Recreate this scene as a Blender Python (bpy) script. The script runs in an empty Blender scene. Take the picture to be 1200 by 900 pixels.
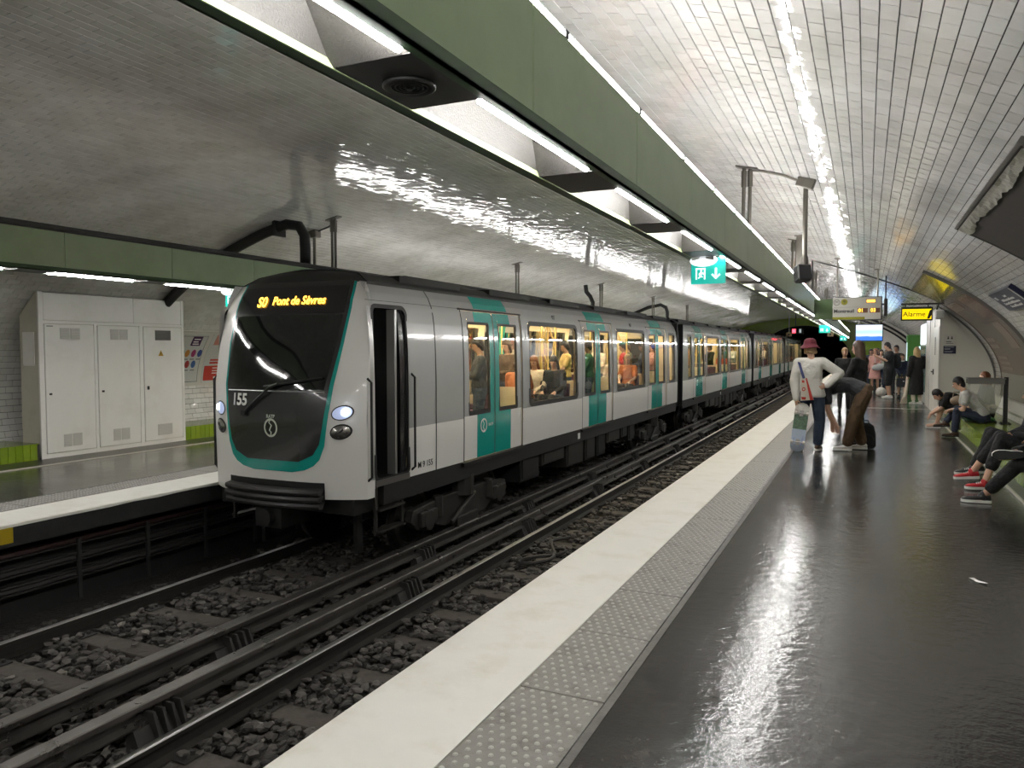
import bpy, bmesh, math, random
import numpy as np
from mathutils import Vector, Matrix, noise
random.seed(7); rng = np.random.default_rng(7)
S = bpy.context.scene
COL = S.collection
PI = math.pi

# ------------------------------------------------------------------ camera
FPX = 885.0
CAMH = 1.65
PITCH = math.atan(41/FPX); YAW = math.atan(415/FPX*math.cos(PITCH))
cF = Vector((-math.sin(YAW)*math.cos(PITCH), math.cos(YAW)*math.cos(PITCH), -math.sin(PITCH)))
cR = Vector((math.cos(YAW), math.sin(YAW), 0)); cU = cR.cross(cF)
cam = bpy.data.cameras.new('camera'); co = bpy.data.objects.new('camera', cam); COL.objects.link(co)
m = Matrix.Identity(4)
for i in range(3):
    m[i][0], m[i][1], m[i][2] = cR[i], cU[i], -cF[i]
m[2][3] = CAMH
co.matrix_world = m
cam.sensor_width = 36; cam.lens = FPX/1200*36; cam.clip_start = .05; cam.clip_end = 300
S.camera = co

# ------------------------------------------------------------------ world, exposure
W = bpy.data.worlds.new('underground'); S.world = W; W.use_nodes = True
W.node_tree.nodes['Background'].inputs[0].default_value = (.9, .95, 1, 1)
W.node_tree.nodes['Background'].inputs[1].default_value = 0.004
S.view_settings.view_transform = 'Standard'; S.view_settings.look = 'None'
S.view_settings.gamma = 1; S.view_settings.use_curve_mapping = False
S.view_settings.exposure = 0.46
LAMP_DOWN, LAMP_UP, LAMP_UP_FAR, LAMP_TRAIN = 112.0, 90.0, 32.0, 28.0
try:
    S.cycles.use_denoising = True
    S.cycles.max_bounces = 7; S.cycles.diffuse_bounces = 4; S.cycles.glossy_bounces = 4
    S.cycles.transmission_bounces = 5; S.cycles.transparent_max_bounces = 10
    S.cycles.sample_clamp_indirect = 4.0; S.cycles.caustics_reflective = False; S.cycles.caustics_refractive = False
except Exception:
    pass

# ------------------------------------------------------------------ helpers
def lin(c):
    return tuple(((x/12.92) if x <= .04045 else ((x+.055)/1.055)**2.4) for x in c)
def hexc(h):
    h = h.lstrip('#'); return lin(tuple(int(h[i:i+2], 16)/255 for i in (0, 2, 4)))
MATS = {}
def mat(name, col, rough=.5, metal=0., var=0., vs=6., bump=0., bs=40., emit=0., ecol=None, coat=0., rvar=0., dirt=None, dscale=2., ior=1.45, bdist=.01):
    """procedural material: base colour with noise variation, optional dirt tint, bump"""
    if name in MATS: return MATS[name]
    M = bpy.data.materials.new(name); M.use_nodes = True; nt = M.node_tree; N = nt.nodes; L = nt.links
    b = N['Principled BSDF']
    if isinstance(col, str): col = hexc(col)
    b.inputs['Base Color'].default_value = (*col, 1); b.inputs['Roughness'].default_value = rough
    b.inputs['Metallic'].default_value = metal; b.inputs['IOR'].default_value = ior
    if coat: b.inputs['Coat Weight'].default_value = coat; b.inputs['Coat Roughness'].default_value = .06
    tc = N.new('ShaderNodeTexCoord')
    if var or dirt:
        nz = N.new('ShaderNodeTexNoise'); nz.inputs['Scale'].default_value = vs; nz.inputs['Detail'].default_value = 5
        L.new(tc.outputs['Object'], nz.inputs['Vector'])
        mx = N.new('ShaderNodeMix'); mx.data_type = 'RGBA'
        mx.inputs['A'].default_value = (*[max(0, c*(1-var)) for c in col], 1)
        mx.inputs['B'].default_value = (*[min(1, c*(1+var)) for c in col], 1)
        L.new(nz.outputs['Fac'], mx.inputs['Factor']); out = mx.outputs['Result']
        if dirt:
            n2 = N.new('ShaderNodeTexNoise'); n2.inputs['Scale'].default_value = dscale; n2.inputs['Detail'].default_value = 8
            n2.inputs['Roughness'].default_value = .65
            L.new(tc.outputs['Object'], n2.inputs['Vector'])
            rp = N.new('ShaderNodeValToRGB'); rp.color_ramp.elements[0].position = .5; rp.color_ramp.elements[1].position = .72
            L.new(n2.outputs['Fac'], rp.inputs['Fac'])
            m2 = N.new('ShaderNodeMix'); m2.data_type = 'RGBA'
            m2.inputs['B'].default_value = (*(hexc(dirt) if isinstance(dirt, str) else dirt), 1)
            L.new(rp.outputs['Color'], m2.inputs['Factor']); L.new(out, m2.inputs['A']); out = m2.outputs['Result']
        L.new(out, b.inputs['Base Color'])
    if rvar:
        n3 = N.new('ShaderNodeTexNoise'); n3.inputs['Scale'].default_value = vs*1.7; n3.inputs['Detail'].default_value = 6
        L.new(tc.outputs['Object'], n3.inputs['Vector'])
        mr = N.new('ShaderNodeMapRange'); mr.inputs['To Min'].default_value = max(.02, rough-rvar); mr.inputs['To Max'].default_value = rough+rvar
        mr.inputs['From Min'].default_value = .3; mr.inputs['From Max'].default_value = .7
        L.new(n3.outputs['Fac'], mr.inputs['Value']); L.new(mr.outputs['Result'], b.inputs['Roughness'])
    if bump:
        n4 = N.new('ShaderNodeTexNoise'); n4.inputs['Scale'].default_value = bs; n4.inputs['Detail'].default_value = 4
        L.new(tc.outputs['Object'], n4.inputs['Vector'])
        bp = N.new('ShaderNodeBump'); bp.inputs['Strength'].default_value = bump; bp.inputs['Distance'].default_value = bdist
        L.new(n4.outputs['Fac'], bp.inputs['Height']); L.new(bp.outputs['Normal'], b.inputs['Normal'])
    if emit:
        b.inputs['Emission Color'].default_value = (*(ecol if ecol else col), 1); b.inputs['Emission Strength'].default_value = emit
    MATS[name] = M
    return M
def glass(name, tint, mixf=.12, rough=.02):
    """thin pane: mostly see-through, with a mirror-like share (Fresnel)"""
    if name in MATS: return MATS[name]
    M = bpy.data.materials.new(name); M.use_nodes = True; nt = M.node_tree; N = nt.nodes; L = nt.links
    N.remove(N['Principled BSDF']); o = N['Material Output']
    t = N.new('ShaderNodeBsdfTransparent'); t.inputs['Color'].default_value = (*tint, 1)
    g = N.new('ShaderNodeBsdfGlossy'); g.inputs['Roughness'].default_value = rough
    fr = N.new('ShaderNodeFresnel'); fr.inputs['IOR'].default_value = 1.5
    ad = N.new('ShaderNodeMath'); ad.operation = 'ADD'; ad.inputs[1].default_value = mixf; ad.use_clamp = True
    L.new(fr.outputs[0], ad.inputs[0])
    x = N.new('ShaderNodeMixShader'); L.new(ad.outputs[0], x.inputs['Fac']); L.new(t.outputs[0], x.inputs[1]); L.new(g.outputs[0], x.inputs[2])
    L.new(x.outputs[0], o.inputs['Surface']); MATS[name] = M
    return M

class MB:
    """collects primitives for ONE mesh object"""
    def __init__(s): s.v = []; s.f = []; s.m = []
    def add(s, vs, fs, mi=0):
        o = len(s.v); s.v.extend([tuple(p) for p in vs]); s.f.extend([tuple(i+o for i in f) for f in fs]); s.m.extend([mi]*len(fs)); return s
    def box(s, x0, x1, y0, y1, z0, z1, mi=0):
        return s.add([(x0,y0,z0),(x1,y0,z0),(x1,y1,z0),(x0,y1,z0),(x0,y0,z1),(x1,y0,z1),(x1,y1,z1),(x0,y1,z1)],
                     [(0,3,2,1),(4,5,6,7),(0,1,5,4),(1,2,6,5),(2,3,7,6),(3,0,4,7)], mi)
    def cbox(s, c, d, mi=0, rot=None):
        x, y, z = (a/2 for a in d); vs = [(-x,-y,-z),(x,-y,-z),(x,y,-z),(-x,y,-z),(-x,-y,z),(x,-y,z),(x,y,z),(-x,y,z)]
        R = rot if rot else Matrix.Identity(3); c = Vector(c)
        return s.add([tuple(R @ Vector(v) + c) for v in vs], [(0,3,2,1),(4,5,6,7),(0,1,5,4),(1,2,6,5),(2,3,7,6),(3,0,4,7)], mi)
    def quad(s, a, b, c, d, mi=0): return s.add([a,b,c,d], [(0,1,2,3)], mi)
    def prism(s, pts, axis, a0, a1, mi=0):
        """2-D outline (counter-clockwise) pushed along axis 'x','y','z'"""
        def P(p, a): return {'x': (a, p[0], p[1]), 'y': (p[0], a, p[1]), 'z': (p[0], p[1], a)}[axis]
        n = len(pts); vs = [P(p, a0) for p in pts]+[P(p, a1) for p in pts]
        fs = [tuple(range(n)), tuple(range(2*n-1, n-1, -1))]+[(i, i+n, (i+1) % n+n, (i+1) % n) for i in range(n)]
        return s.add(vs, fs, mi)
    def cyl(s, p0, p1, r0, r1=None, n=10, mi=0):
        return s.tube([p0, p1], [r0, r0 if r1 is None else r1], n, mi)
    def tube(s, path, r, n=8, mi=0, cap=True):
        path = [Vector(p) for p in path]; k = len(path); r = [r]*k if not hasattr(r, '__len__') else r
        vs = []; u = None
        for i, p in enumerate(path):
            d = (path[min(i+1, k-1)]-path[max(i-1, 0)]).normalized()
            if u is None:
                u = d.orthogonal().normalized()
            u = (u-d*u.dot(d)).normalized(); w = d.cross(u)
            for j in range(n):
                a = 2*PI*j/n; vs.append(p+(u*math.cos(a)+w*math.sin(a))*r[i])
        fs = [(i*n+j, i*n+(j+1) % n, (i+1)*n+(j+1) % n, (i+1)*n+j) for i in range(k-1) for j in range(n)]
        if cap: fs += [tuple(range(n-1, -1, -1)), tuple((k-1)*n+j for j in range(n))]
        return s.add(vs, fs, mi)
    def lathe(s, prof, c, n=16, mi=0, R=None):
        """profile of (radius, height) turned about z through c"""
        c = Vector(c); vs = []; k = len(prof)
        for (r, h) in prof:
            for j in range(n):
                a = 2*PI*j/n; p = Vector((r*math.cos(a), r*math.sin(a), h)); vs.append((R @ p if R else p)+c)
        fs = [(i*n+j, i*n+(j+1) % n, (i+1)*n+(j+1) % n, (i+1)*n+j) for i in range(k-1) for j in range(n)]
        fs += [tuple(range(n-1, -1, -1)), tuple((k-1)*n+j for j in range(n))]
        return s.add(vs, fs, mi)
    def ell(s, c, ax, ay, az, n=10, k=7, mi=0):
        """ellipsoid with three axis vectors"""
        c = Vector(c); ax, ay, az = Vector(ax), Vector(ay), Vector(az); vs = [c-az]
        for i in range(1, k):
            t = -PI/2+PI*i/k
            for j in range(n):
                a = 2*PI*j/n; vs.append(c+ax*math.cos(a)*math.cos(t)+ay*math.sin(a)*math.cos(t)+az*math.sin(t))
        vs.append(c+az); last = len(vs)-1
        fs = [(0, 1+(j+1) % n, 1+j) for j in range(n)]
        for i in range(k-2):
            fs += [(1+i*n+j, 1+i*n+(j+1) % n, 1+(i+1)*n+(j+1) % n, 1+(i+1)*n+j) for j in range(n)]
        fs += [(last, 1+(k-2)*n+j, 1+(k-2)*n+(j+1) % n) for j in range(n)]
        return s.add(vs, fs, mi)
    def cap(s, p0, p1, r0, r1, n=10, mi=0):
        """tapered capsule"""
        p0, p1 = Vector(p0), Vector(p1); d = p1-p0; l = d.length
        d = d/l if l > 1e-6 else Vector((0, 0, 1)); path = []; rr = []
        for t in (-90, -60, -30): path.append(p0+d*math.sin(math.radians(t))*r0); rr.append(max(.001, r0*math.cos(math.radians(t))))
        path += [p0, p1]; rr += [r0, r1]
        for t in (30, 60, 90): path.append(p1+d*math.sin(math.radians(t))*r1); rr.append(max(.001, r1*math.cos(math.radians(t))))
        u = d.orthogonal().normalized(); w = d.cross(u); vs = []; k = len(path)
        for p, r in zip(path, rr):
            for j in range(n):
                a = 2*PI*j/n; vs.append(p+(u*math.cos(a)+w*math.sin(a))*r)
        fs = [(i*n+j, i*n+(j+1) % n, (i+1)*n+(j+1) % n, (i+1)*n+j) for i in range(k-1) for j in range(n)]
        fs += [tuple(range(n-1, -1, -1)), tuple((k-1)*n+j for j in range(n))]
        return s.add(vs, fs, mi)
    def loft(s, rings, n=16, mi=0):
        """rings: (centre, right vector, forward vector) with lengths as radii; closed both ends"""
        vs = []; k = len(rings)
        for (c, a, b) in rings:
            c, a, b = Vector(c), Vector(a), Vector(b)
            for j in range(n):
                t = 2*PI*j/n; vs.append(c+a*math.cos(t)+b*math.sin(t))
        fs = [(i*n+j, i*n+(j+1) % n, (i+1)*n+(j+1) % n, (i+1)*n+j) for i in range(k-1) for j in range(n)]
        fs += [tuple(range(n-1, -1, -1)), tuple((k-1)*n+j for j in range(n))]
        return s.add(vs, fs, mi)
    def mesh(s, name, mats, smooth=False, bevel=0.):
        me = bpy.data.meshes.new(name); me.from_pydata([tuple(p) for p in s.v], [], s.f)
        for M in (mats if isinstance(mats, (list, tuple)) else [mats]): me.materials.append(M)
        if any(s.m): me.polygons.foreach_set('material_index', s.m)
        if bevel:
            bm = bmesh.new(); bm.from_mesh(me); bmesh.ops.recalc_face_normals(bm, faces=bm.faces)
            ed = [e for e in bm.edges if len(e.link_faces) == 2 and e.calc_face_angle(0) > .6]
            bmesh.ops.bevel(bm, geom=ed, offset=bevel, segments=1, affect='EDGES', clamp_overlap=True); bm.to_mesh(me); bm.free()
        if smooth: me.polygons.foreach_set('use_smooth', [True]*len(me.polygons))
        me.update(); return me
    def build(s, name, mats, parent=None, smooth=False, bevel=0., loc=None, rz=0.):
        return link(name, s.mesh(name, mats, smooth, bevel), parent, loc, rz)
def link(name, me, parent=None, loc=None, rz=0.):
    o = bpy.data.objects.new(name, me); COL.objects.link(o)
    if parent: o.parent = parent
    if loc is not None: o.location = loc
    if rz: o.rotation_euler = (0, 0, rz)
    return o
def tag(o, label=None, cat=None, group=None, kind=None):
    if label: o['label'] = label
    if cat: o['category'] = cat
    if group: o['group'] = group
    if kind: o['kind'] = kind
    return o
def thing(name, label, cat, loc=(0, 0, 0), rz=0., group=None):
    o = bpy.data.objects.new(name, None); COL.objects.link(o); o.empty_display_size = .1
    o.location = loc; o.rotation_euler = (0, 0, rz)
    return tag(o, label, cat, group)
def struct(name, mb, mats, label=None, **k):
    o = mb.build(name, mats, **k); o['kind'] = 'structure'
    if label: o['label'] = label
    return o
def copy_tree(o, parent=None):
    c = o.copy(); COL.objects.link(c)
    if parent: c.parent = parent
    for ch in o.children: copy_tree(ch, c)
    return c
def rrect(y0, y1, z0, z1, r, k=4):
    pts = []
    for (cy, cz, a0) in ((y1-r, z1-r, 0), (y0+r, z1-r, 90), (y0+r, z0+r, 180), (y1-r, z0+r, 270)):
        for i in range(k+1):
            a = math.radians(a0+90*i/k); pts.append((cy+r*math.cos(a), cz+r*math.sin(a)))
    return pts
def text_mesh(txt, size, M, name='lettering', extr=.001, bold=0.):
    """flat lettering in its own XY plane, centred"""
    cu = bpy.data.curves.new('t', 'FONT'); cu.body = txt; cu.size = size; cu.extrude = extr; cu.align_x = 'CENTER'; cu.align_y = 'CENTER'
    cu.offset = bold; cu.resolution_u = 3
    o = bpy.data.objects.new('t', cu); COL.objects.link(o); dg = bpy.context.evaluated_depsgraph_get()
    me = bpy.data.meshes.new_from_object(o.evaluated_get(dg)); bpy.data.objects.remove(o); bpy.data.curves.remove(cu)
    me.name = name; me.materials.clear(); me.materials.append(M)
    return me
TEXTS = []
def text(txt, size, M, parent, loc, right, up, name='lettering', bold=0.):
    """lettering placed with its reading direction 'right' and 'up' (parent space)"""
    me = text_mesh(txt, size, M, name, bold=bold); o = link(name, me, parent)
    r, u = Vector(right).normalized(), Vector(up).normalized(); n = r.cross(u)
    mm = Matrix.Identity(4)
    for i in range(3): mm[i][0], mm[i][1], mm[i][2], mm[i][3] = r[i], u[i], n[i], loc[i]
    o.matrix_local = mm
    return o
# ------------------------------------------------------------------ station shell
XC, VA, VB, ZC = -4.7, 7.45, 3.28, .9          # elliptical vault: centre line, half width, rise, springing height
Y0, Y1, YT = -24.0, 66.0, 65.9                   # station ends; tiles are built one by one up to YT
def vp(a, off=0.):                              # point of the vault section at parameter angle a, off metres inwards
    x, z = VA*math.cos(a), VB*math.sin(a); nx, nz = math.cos(a)/VA, math.sin(a)/VB; l = math.hypot(nx, nz)
    return XC+x-nx/l*off, ZC+z-nz/l*off
# tile glaze: slightly uneven white
def tile_mat(name, c0, c1, rough=.045, brick=False):
    M = bpy.data.materials.new(name); M.use_nodes = True; nt = M.node_tree; N = nt.nodes; L = nt.links; b = N['Principled BSDF']
    tc = N.new('ShaderNodeTexCoord'); geo = N.new('ShaderNodeNewGeometry')
    at = N.new('ShaderNodeAttribute'); at.attribute_name = 'rnd'; oi = N.new('ShaderNodeObjectInfo')
    ad = N.new('ShaderNodeMath'); ad.operation = 'ADD'; L.new(at.outputs['Fac'], ad.inputs[0]); L.new(oi.outputs['Random'], ad.inputs[1])
    fr = N.new('ShaderNodeMath'); fr.operation = 'FRACT'; L.new(ad.outputs[0], fr.inputs[0])
    mx = N.new('ShaderNodeMix'); mx.data_type = 'RGBA'; mx.inputs['A'].default_value = (*c0, 1); mx.inputs['B'].default_value = (*c1, 1)
    L.new(fr.outputs[0], mx.inputs['Factor']); out = mx.outputs['Result']
    nz = N.new('ShaderNodeTexNoise'); nz.inputs['Scale'].default_value = .9; nz.inputs['Detail'].default_value = 8; nz.inputs['Roughness'].default_value = .6
    L.new(geo.outputs['Position'], nz.inputs['Vector'])
    rp = N.new('ShaderNodeValToRGB'); rp.color_ramp.elements[0].position = .42; rp.color_ramp.elements[1].position = .75
    rp.color_ramp.elements[0].color = (1, 1, 1, 1); rp.color_ramp.elements[1].color = (.72, .70, .67, 1)
    L.new(nz.outputs['Fac'], rp.inputs['Fac'])
    mu = N.new('ShaderNodeMix'); mu.data_type = 'RGBA'; mu.blend_type = 'MULTIPLY'; mu.inputs['Factor'].default_value = 1
    L.new(out, mu.inputs['A']); L.new(rp.outputs['Color'], mu.inputs['B']); out = mu.outputs['Result']
    if brick:
        bt = N.new('ShaderNodeTexBrick'); bt.inputs['Scale'].default_value = 1; bt.inputs['Brick Width'].default_value = .2; bt.inputs['Row Height'].default_value = .1
        bt.inputs['Mortar Size'].default_value = .004; bt.inputs['Color1'].default_value = (1, 1, 1, 1); bt.inputs['Color2'].default_value = (.93, .93, .93, 1)
        bt.inputs['Mortar'].default_value = (.45, .43, .4, 1)
        uv = N.new('ShaderNodeUVMap'); L.new(uv.outputs['UV'], bt.inputs['Vector'])
        m3 = N.new('ShaderNodeMix'); m3.data_type = 'RGBA'; m3.blend_type = 'MULTIPLY'; m3.inputs['Factor'].default_value = 1
        L.new(out, m3.inputs['A']); L.new(bt.outputs['Color'], m3.inputs['B']); out = m3.outputs['Result']
    L.new(out, b.inputs['Base Color']); b.inputs['Roughness'].default_value = rough; b.inputs['IOR'].default_value = 1.55
    n4 = N.new('ShaderNodeTexNoise'); n4.inputs['Scale'].default_value = 16; n4.inputs['Detail'].default_value = 2
    L.new(geo.outputs['Position'], n4.inputs['Vector'])
    bp = N.new('ShaderNodeBump'); bp.inputs['Strength'].default_value = .16; bp.inputs['Distance'].default_value = .006
    L.new(n4.outputs['Fac'], bp.inputs['Height']); L.new(bp.outputs['Normal'], b.inputs['Normal'])
    MATS[name] = M
    return M
M_tile = tile_mat('glazed_white_tile', (.655, .645, .625), (.745, .735, .715))
M_tilefar = tile_mat('glazed_tile_far', (.655, .645, .625), (.745, .735, .715), brick=True)
M_grout = mat('grout', (.05, .047, .043), .9, var=.3, vs=20)
# course table by arc length
ta = np.linspace(math.radians(-19), math.radians(199), 6001)
xx, zz = XC+VA*np.cos(ta), ZC+VB*np.sin(ta)
sl = np.concatenate([[0], np.cumsum(np.hypot(np.diff(xx), np.diff(zz)))])
CH, TL = .1, .2
NCRS = int(sl[-1]/CH)
def a_of(s): return np.interp(s, sl, ta)
# backing surface (grout where tiles are built, tile pattern beyond)
def vault_sheet(y0, y1, off, name, M, nseg=120):
    vs = []; fs = []; uv = []
    for i in range(nseg+1):
        s = NCRS*CH*i/nseg; a = float(a_of(s)); x, z = vp(a, off)
        vs += [(x, y0, z), (x, y1, z)]; uv += [(y0, s), (y1, s)]
    for i in range(nseg): fs.append((2*i, 2*i+1, 2*i+3, 2*i+2))
    me = bpy.data.meshes.new(name); me.from_pydata(vs, [], fs); me.materials.append(M)
    ul = me.uv_layers.new(name='UVMap'); li = np.zeros(len(me.loops), int); me.loops.foreach_get('vertex_index', li)
    ul.data.foreach_set('uv', np.array(uv)[li].ravel()); me.polygons.foreach_set('use_smooth', [True]*len(fs)); me.update()
    return me
ceiling = link('ceiling', vault_sheet(-1.0, YT, 0., 'ceiling', M_grout))
tag(ceiling, 'elliptical station vault clad in white glazed tiles', kind='structure')
for (ya, yb) in ((Y0, -1.0), (YT, Y1)):
    link('tiled_shell', vault_sheet(ya, yb, .008, 'tiled_shell', M_tilefar), ceiling)
# tiles
yr0 = 0.
ny = int((YT+1.0)/TL)
ci, yi = np.meshgrid(np.arange(NCRS), np.arange(ny), indexing='ij'); ci = ci.ravel(); yi = yi.ravel()
g = .0025
s0 = ci*CH+g; s1 = (ci+1)*CH-g; yb0 = -1.0+yi*TL+(ci % 2)*TL/2+g; yb1 = yb0+TL-2*g
aa0, aa1 = a_of(s0), a_of(s1)
def sec(a):
    x, z = VA*np.cos(a), VB*np.sin(a); nx, nz = np.cos(a)/VA, np.sin(a)/VB; l = np.hypot(nx, nz)
    return XC+x, ZC+z, -nx/l, -nz/l
X0_, Z0_, NX0, NZ0 = sec(aa0); X1_, Z1_, NX1, NZ1 = sec(aa1)
nT = len(ci)
tilt = rng.normal(0, .0007, (nT, 4)); lift = rng.normal(0, .0005, nT)
th = .008
# which tiles show largest: nearest to the camera, in frame, not hidden by the beam
cx, cy, cz = (X0_+X1_)/2, (yb0+yb1)/2, (Z0_+Z1_)/2
dv = np.stack([cx, cy, cz-CAMH], 1); kf = dv @ np.array(cF); pu = 600+FPX*(dv @ np.array(cR))/np.maximum(kf, .01); pvv = 450-FPX*(dv @ np.array(cU))/np.maximum(kf, .01)
vis = (kf > .5) & (pu > 5) & (pu < 1195) & (pvv > 5) & (pvv < 440)
# sight line passes right of, or below, the right-hand beam
tz = (2.93-CAMH)/np.maximum(cz-CAMH, 1e-3); xb = cx*tz
vis &= (xb > -1.05) | (xb < -2.2)
face = np.abs(dv[:, 0]*(NX0+NX1)/2+dv[:, 2]*(NZ0+NZ1)/2)/np.linalg.norm(dv, axis=1)
score = np.where(vis, face/kf**2, -1); near = np.argsort(-score)[:300]
is_near = np.zeros(nT, bool); is_near[near] = True
def tile_field(idx):
    n = len(idx); bv = .0012; V = np.zeros((n, 8, 3)); t = tilt[idx]; lf = lift[idx]+th
    s_in = .014
    for q, (xa, za, nxa, nza, yy, sg) in enumerate(((X0_, Z0_, NX0, NZ0, yb0, 1), (X0_, Z0_, NX0, NZ0, yb1, -1), (X1_, Z1_, NX1, NZ1, yb1, -1), (X1_, Z1_, NX1, NZ1, yb0, 1))):
        xa, za, nxa, nza, yy = xa[idx], za[idx], nxa[idx], nza[idx], yy[idx]
        xo, zo = (X1_[idx], Z1_[idx]) if q < 2 else (X0_[idx], Z0_[idx])
        V[:, q] = np.stack([xa, yy, za], 1)
        h = lf+t[:, q]
        V[:, q+4] = np.stack([xa+(xo-xa)*s_in+nxa*h, yy+sg*bv, za+(zo-za)*s_in+nza*h], 1)
    F = np.array([(4, 5, 6, 7), (0, 1, 5, 4), (1, 2, 6, 5), (2, 3, 7, 6), (3, 0, 4, 7)])[:, ::-1]
    Fa = (F[None]+(np.arange(n)*8)[:, None, None]).reshape(-1, 4)
    me = bpy.data.meshes.new('tile_field'); me.vertices.add(n*8); me.vertices.foreach_set('co', V.ravel())
    me.loops.add(n*20); me.loops.foreach_set('vertex_index', Fa.ravel()); me.polygons.add(n*5)
    me.polygons.foreach_set('loop_start', np.arange(n*5)*4); me.polygons.foreach_set('loop_total', np.full(n*5, 4))
    at = me.attributes.new('rnd', 'FLOAT', 'FACE'); at.data.foreach_set('value', np.repeat(rng.random(n), 5))
    me.materials.append(M_tile); me.update(calc_edges=True); me.shade_flat()
    return me
tf = link('tile_field', tile_field(np.nonzero(~is_near)[0]), ceiling); tf['kind'] = 'stuff'
# the 300 nearest tiles, one object each on a shared mesh
mb = MB(); hx, hy = TL/2-g, CH/2-g
mb.add([(-hx,-hy,0),(hx,-hy,0),(hx,hy,0),(-hx,hy,0),(-hx+.0012,-hy+.0012,th),(hx-.0012,-hy+.0012,th),(hx-.0012,hy-.0012,th),(-hx+.0012,hy-.0012,th)],
       [(4,5,6,7),(0,1,5,4),(1,2,6,5),(2,3,7,6),(3,0,4,7)])
tile_me = mb.mesh('tile', M_tile)
for i in near:
    ex = Vector((0, 1, 0)); p0 = Vector((X0_[i], 0, Z0_[i])); p1 = Vector((X1_[i], 0, Z1_[i])); ez = Vector((NX0[i]+NX1[i], 0, NZ0[i]+NZ1[i])).normalized()
    ez = (ez+Vector((rng.normal(0, .009), rng.normal(0, .009), rng.normal(0, .009)))).normalized()
    ey = ez.cross(ex).normalized(); ex = ey.cross(ez)
    o = bpy.data.objects.new('tile', tile_me); COL.objects.link(o); o.parent = ceiling
    mm = Matrix.Identity(4)
    for k in range(3): mm[k][0], mm[k][1], mm[k][2] = ex[k], ey[k], ez[k]
    mm[0][3], mm[1][3], mm[2][3] = cx[i], cy[i], cz[i]
    o.matrix_local = mm

# ---- platforms
EDR, EDL = -2.13, -7.27                            # platform edges
M_floor = bpy.data.materials.new('polished_dark_asphalt'); M_floor.use_nodes = True
def floor_nodes():
    nt = M_floor.node_tree; N = nt.nodes; L = nt.links; b = N['Principled BSDF']; tc = N.new('ShaderNodeTexCoord')
    def nz(sc, det=6, ro=.6):
        n = N.new('ShaderNodeTexNoise'); n.inputs['Scale'].default_value = sc; n.inputs['Detail'].default_value = det; n.inputs['Roughness'].default_value = ro
        L.new(tc.outputs['Object'], n.inputs['Vector']); return n.outputs['Fac']
    r1 = N.new('ShaderNodeValToRGB'); e = r1.color_ramp.elements; e[0].position = .3; e[0].color = (.010, .0098, .0095, 1); e[1].position = .72; e[1].color = (.060, .056, .051, 1)
    L.new(nz(4.5, 12, .8), r1.inputs['Fac'])
    # pale specks and chips trodden into the surface
    vo = N.new('ShaderNodeTexVoronoi'); vo.inputs['Scale'].default_value = 7; L.new(tc.outputs['Object'], vo.inputs['Vector'])
    r2 = N.new('ShaderNodeValToRGB'); e = r2.color_ramp.elements; e[0].position = .035; e[0].color = (1, 1, 1, 1); e[1].position = .06; e[1].color = (0, 0, 0, 1)
    L.new(vo.outputs['Distance'], r2.inputs['Fac'])
    r3 = N.new('ShaderNodeValToRGB'); e = r3.color_ramp.elements; e[0].position = .62; e[1].position = .66
    L.new(nz(3.1), r3.inputs['Fac'])
    mu = N.new('ShaderNodeMath'); mu.operation = 'MULTIPLY'; L.new(r2.outputs['Color'], mu.inputs[0]); L.new(r3.outputs['Color'], mu.inputs[1])
    mx = N.new('ShaderNodeMix'); mx.data_type = 'RGBA'; mx.inputs['B'].default_value = (.35, .33, .3, 1)
    L.new(mu.outputs[0], mx.inputs['Factor']); L.new(r1.outputs['Color'], mx.inputs['A']); L.new(mx.outputs['Result'], b.inputs['Base Color'])
    mr = N.new('ShaderNodeMapRange'); mr.inputs['From Min'].default_value = .3; mr.inputs['From Max'].default_value = .72
    mr.inputs['To Min'].default_value = .09; mr.inputs['To Max'].default_value = .22
    L.new(nz(1.3, 4, .5), mr.inputs['Value']); L.new(mr.outputs['Result'], b.inputs['Roughness']); b.inputs['IOR'].default_value = 1.62
    n1, n2 = nz(55, 3, .5), nz(13, 2, .5)
    ad = N.new('ShaderNodeMath'); ad.operation = 'MULTIPLY_ADD'; ad.inputs[1].default_value = .35; L.new(n1, ad.inputs[0]); L.new(n2, ad.inputs[2])
    bp = N.new('ShaderNodeBump'); bp.inputs['Strength'].default_value = .55; bp.inputs['Distance'].default_value = .006
    L.new(ad.outputs[0], bp.inputs['Height']); L.new(bp.outputs['Normal'], b.inputs['Normal'])
floor_nodes(); MATS['floor'] = M_floor
M_white = mat('painted_white_edge', (.83, .81, .75), .5, var=.04, vs=5, bump=.2, bs=14, dirt=(.74, .71, .62), dscale=3.0)
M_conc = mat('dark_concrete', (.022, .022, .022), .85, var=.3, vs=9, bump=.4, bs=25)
M_black = mat('matt_black', (.008, .008, .008), .9)  # even matt near-black
M_slab = mat('grey_tactile_slab', (.25, .24, .222), .5, var=.18, vs=9, bump=.2, bs=60, dirt=(.12, .11, .10), dscale=6)
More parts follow.
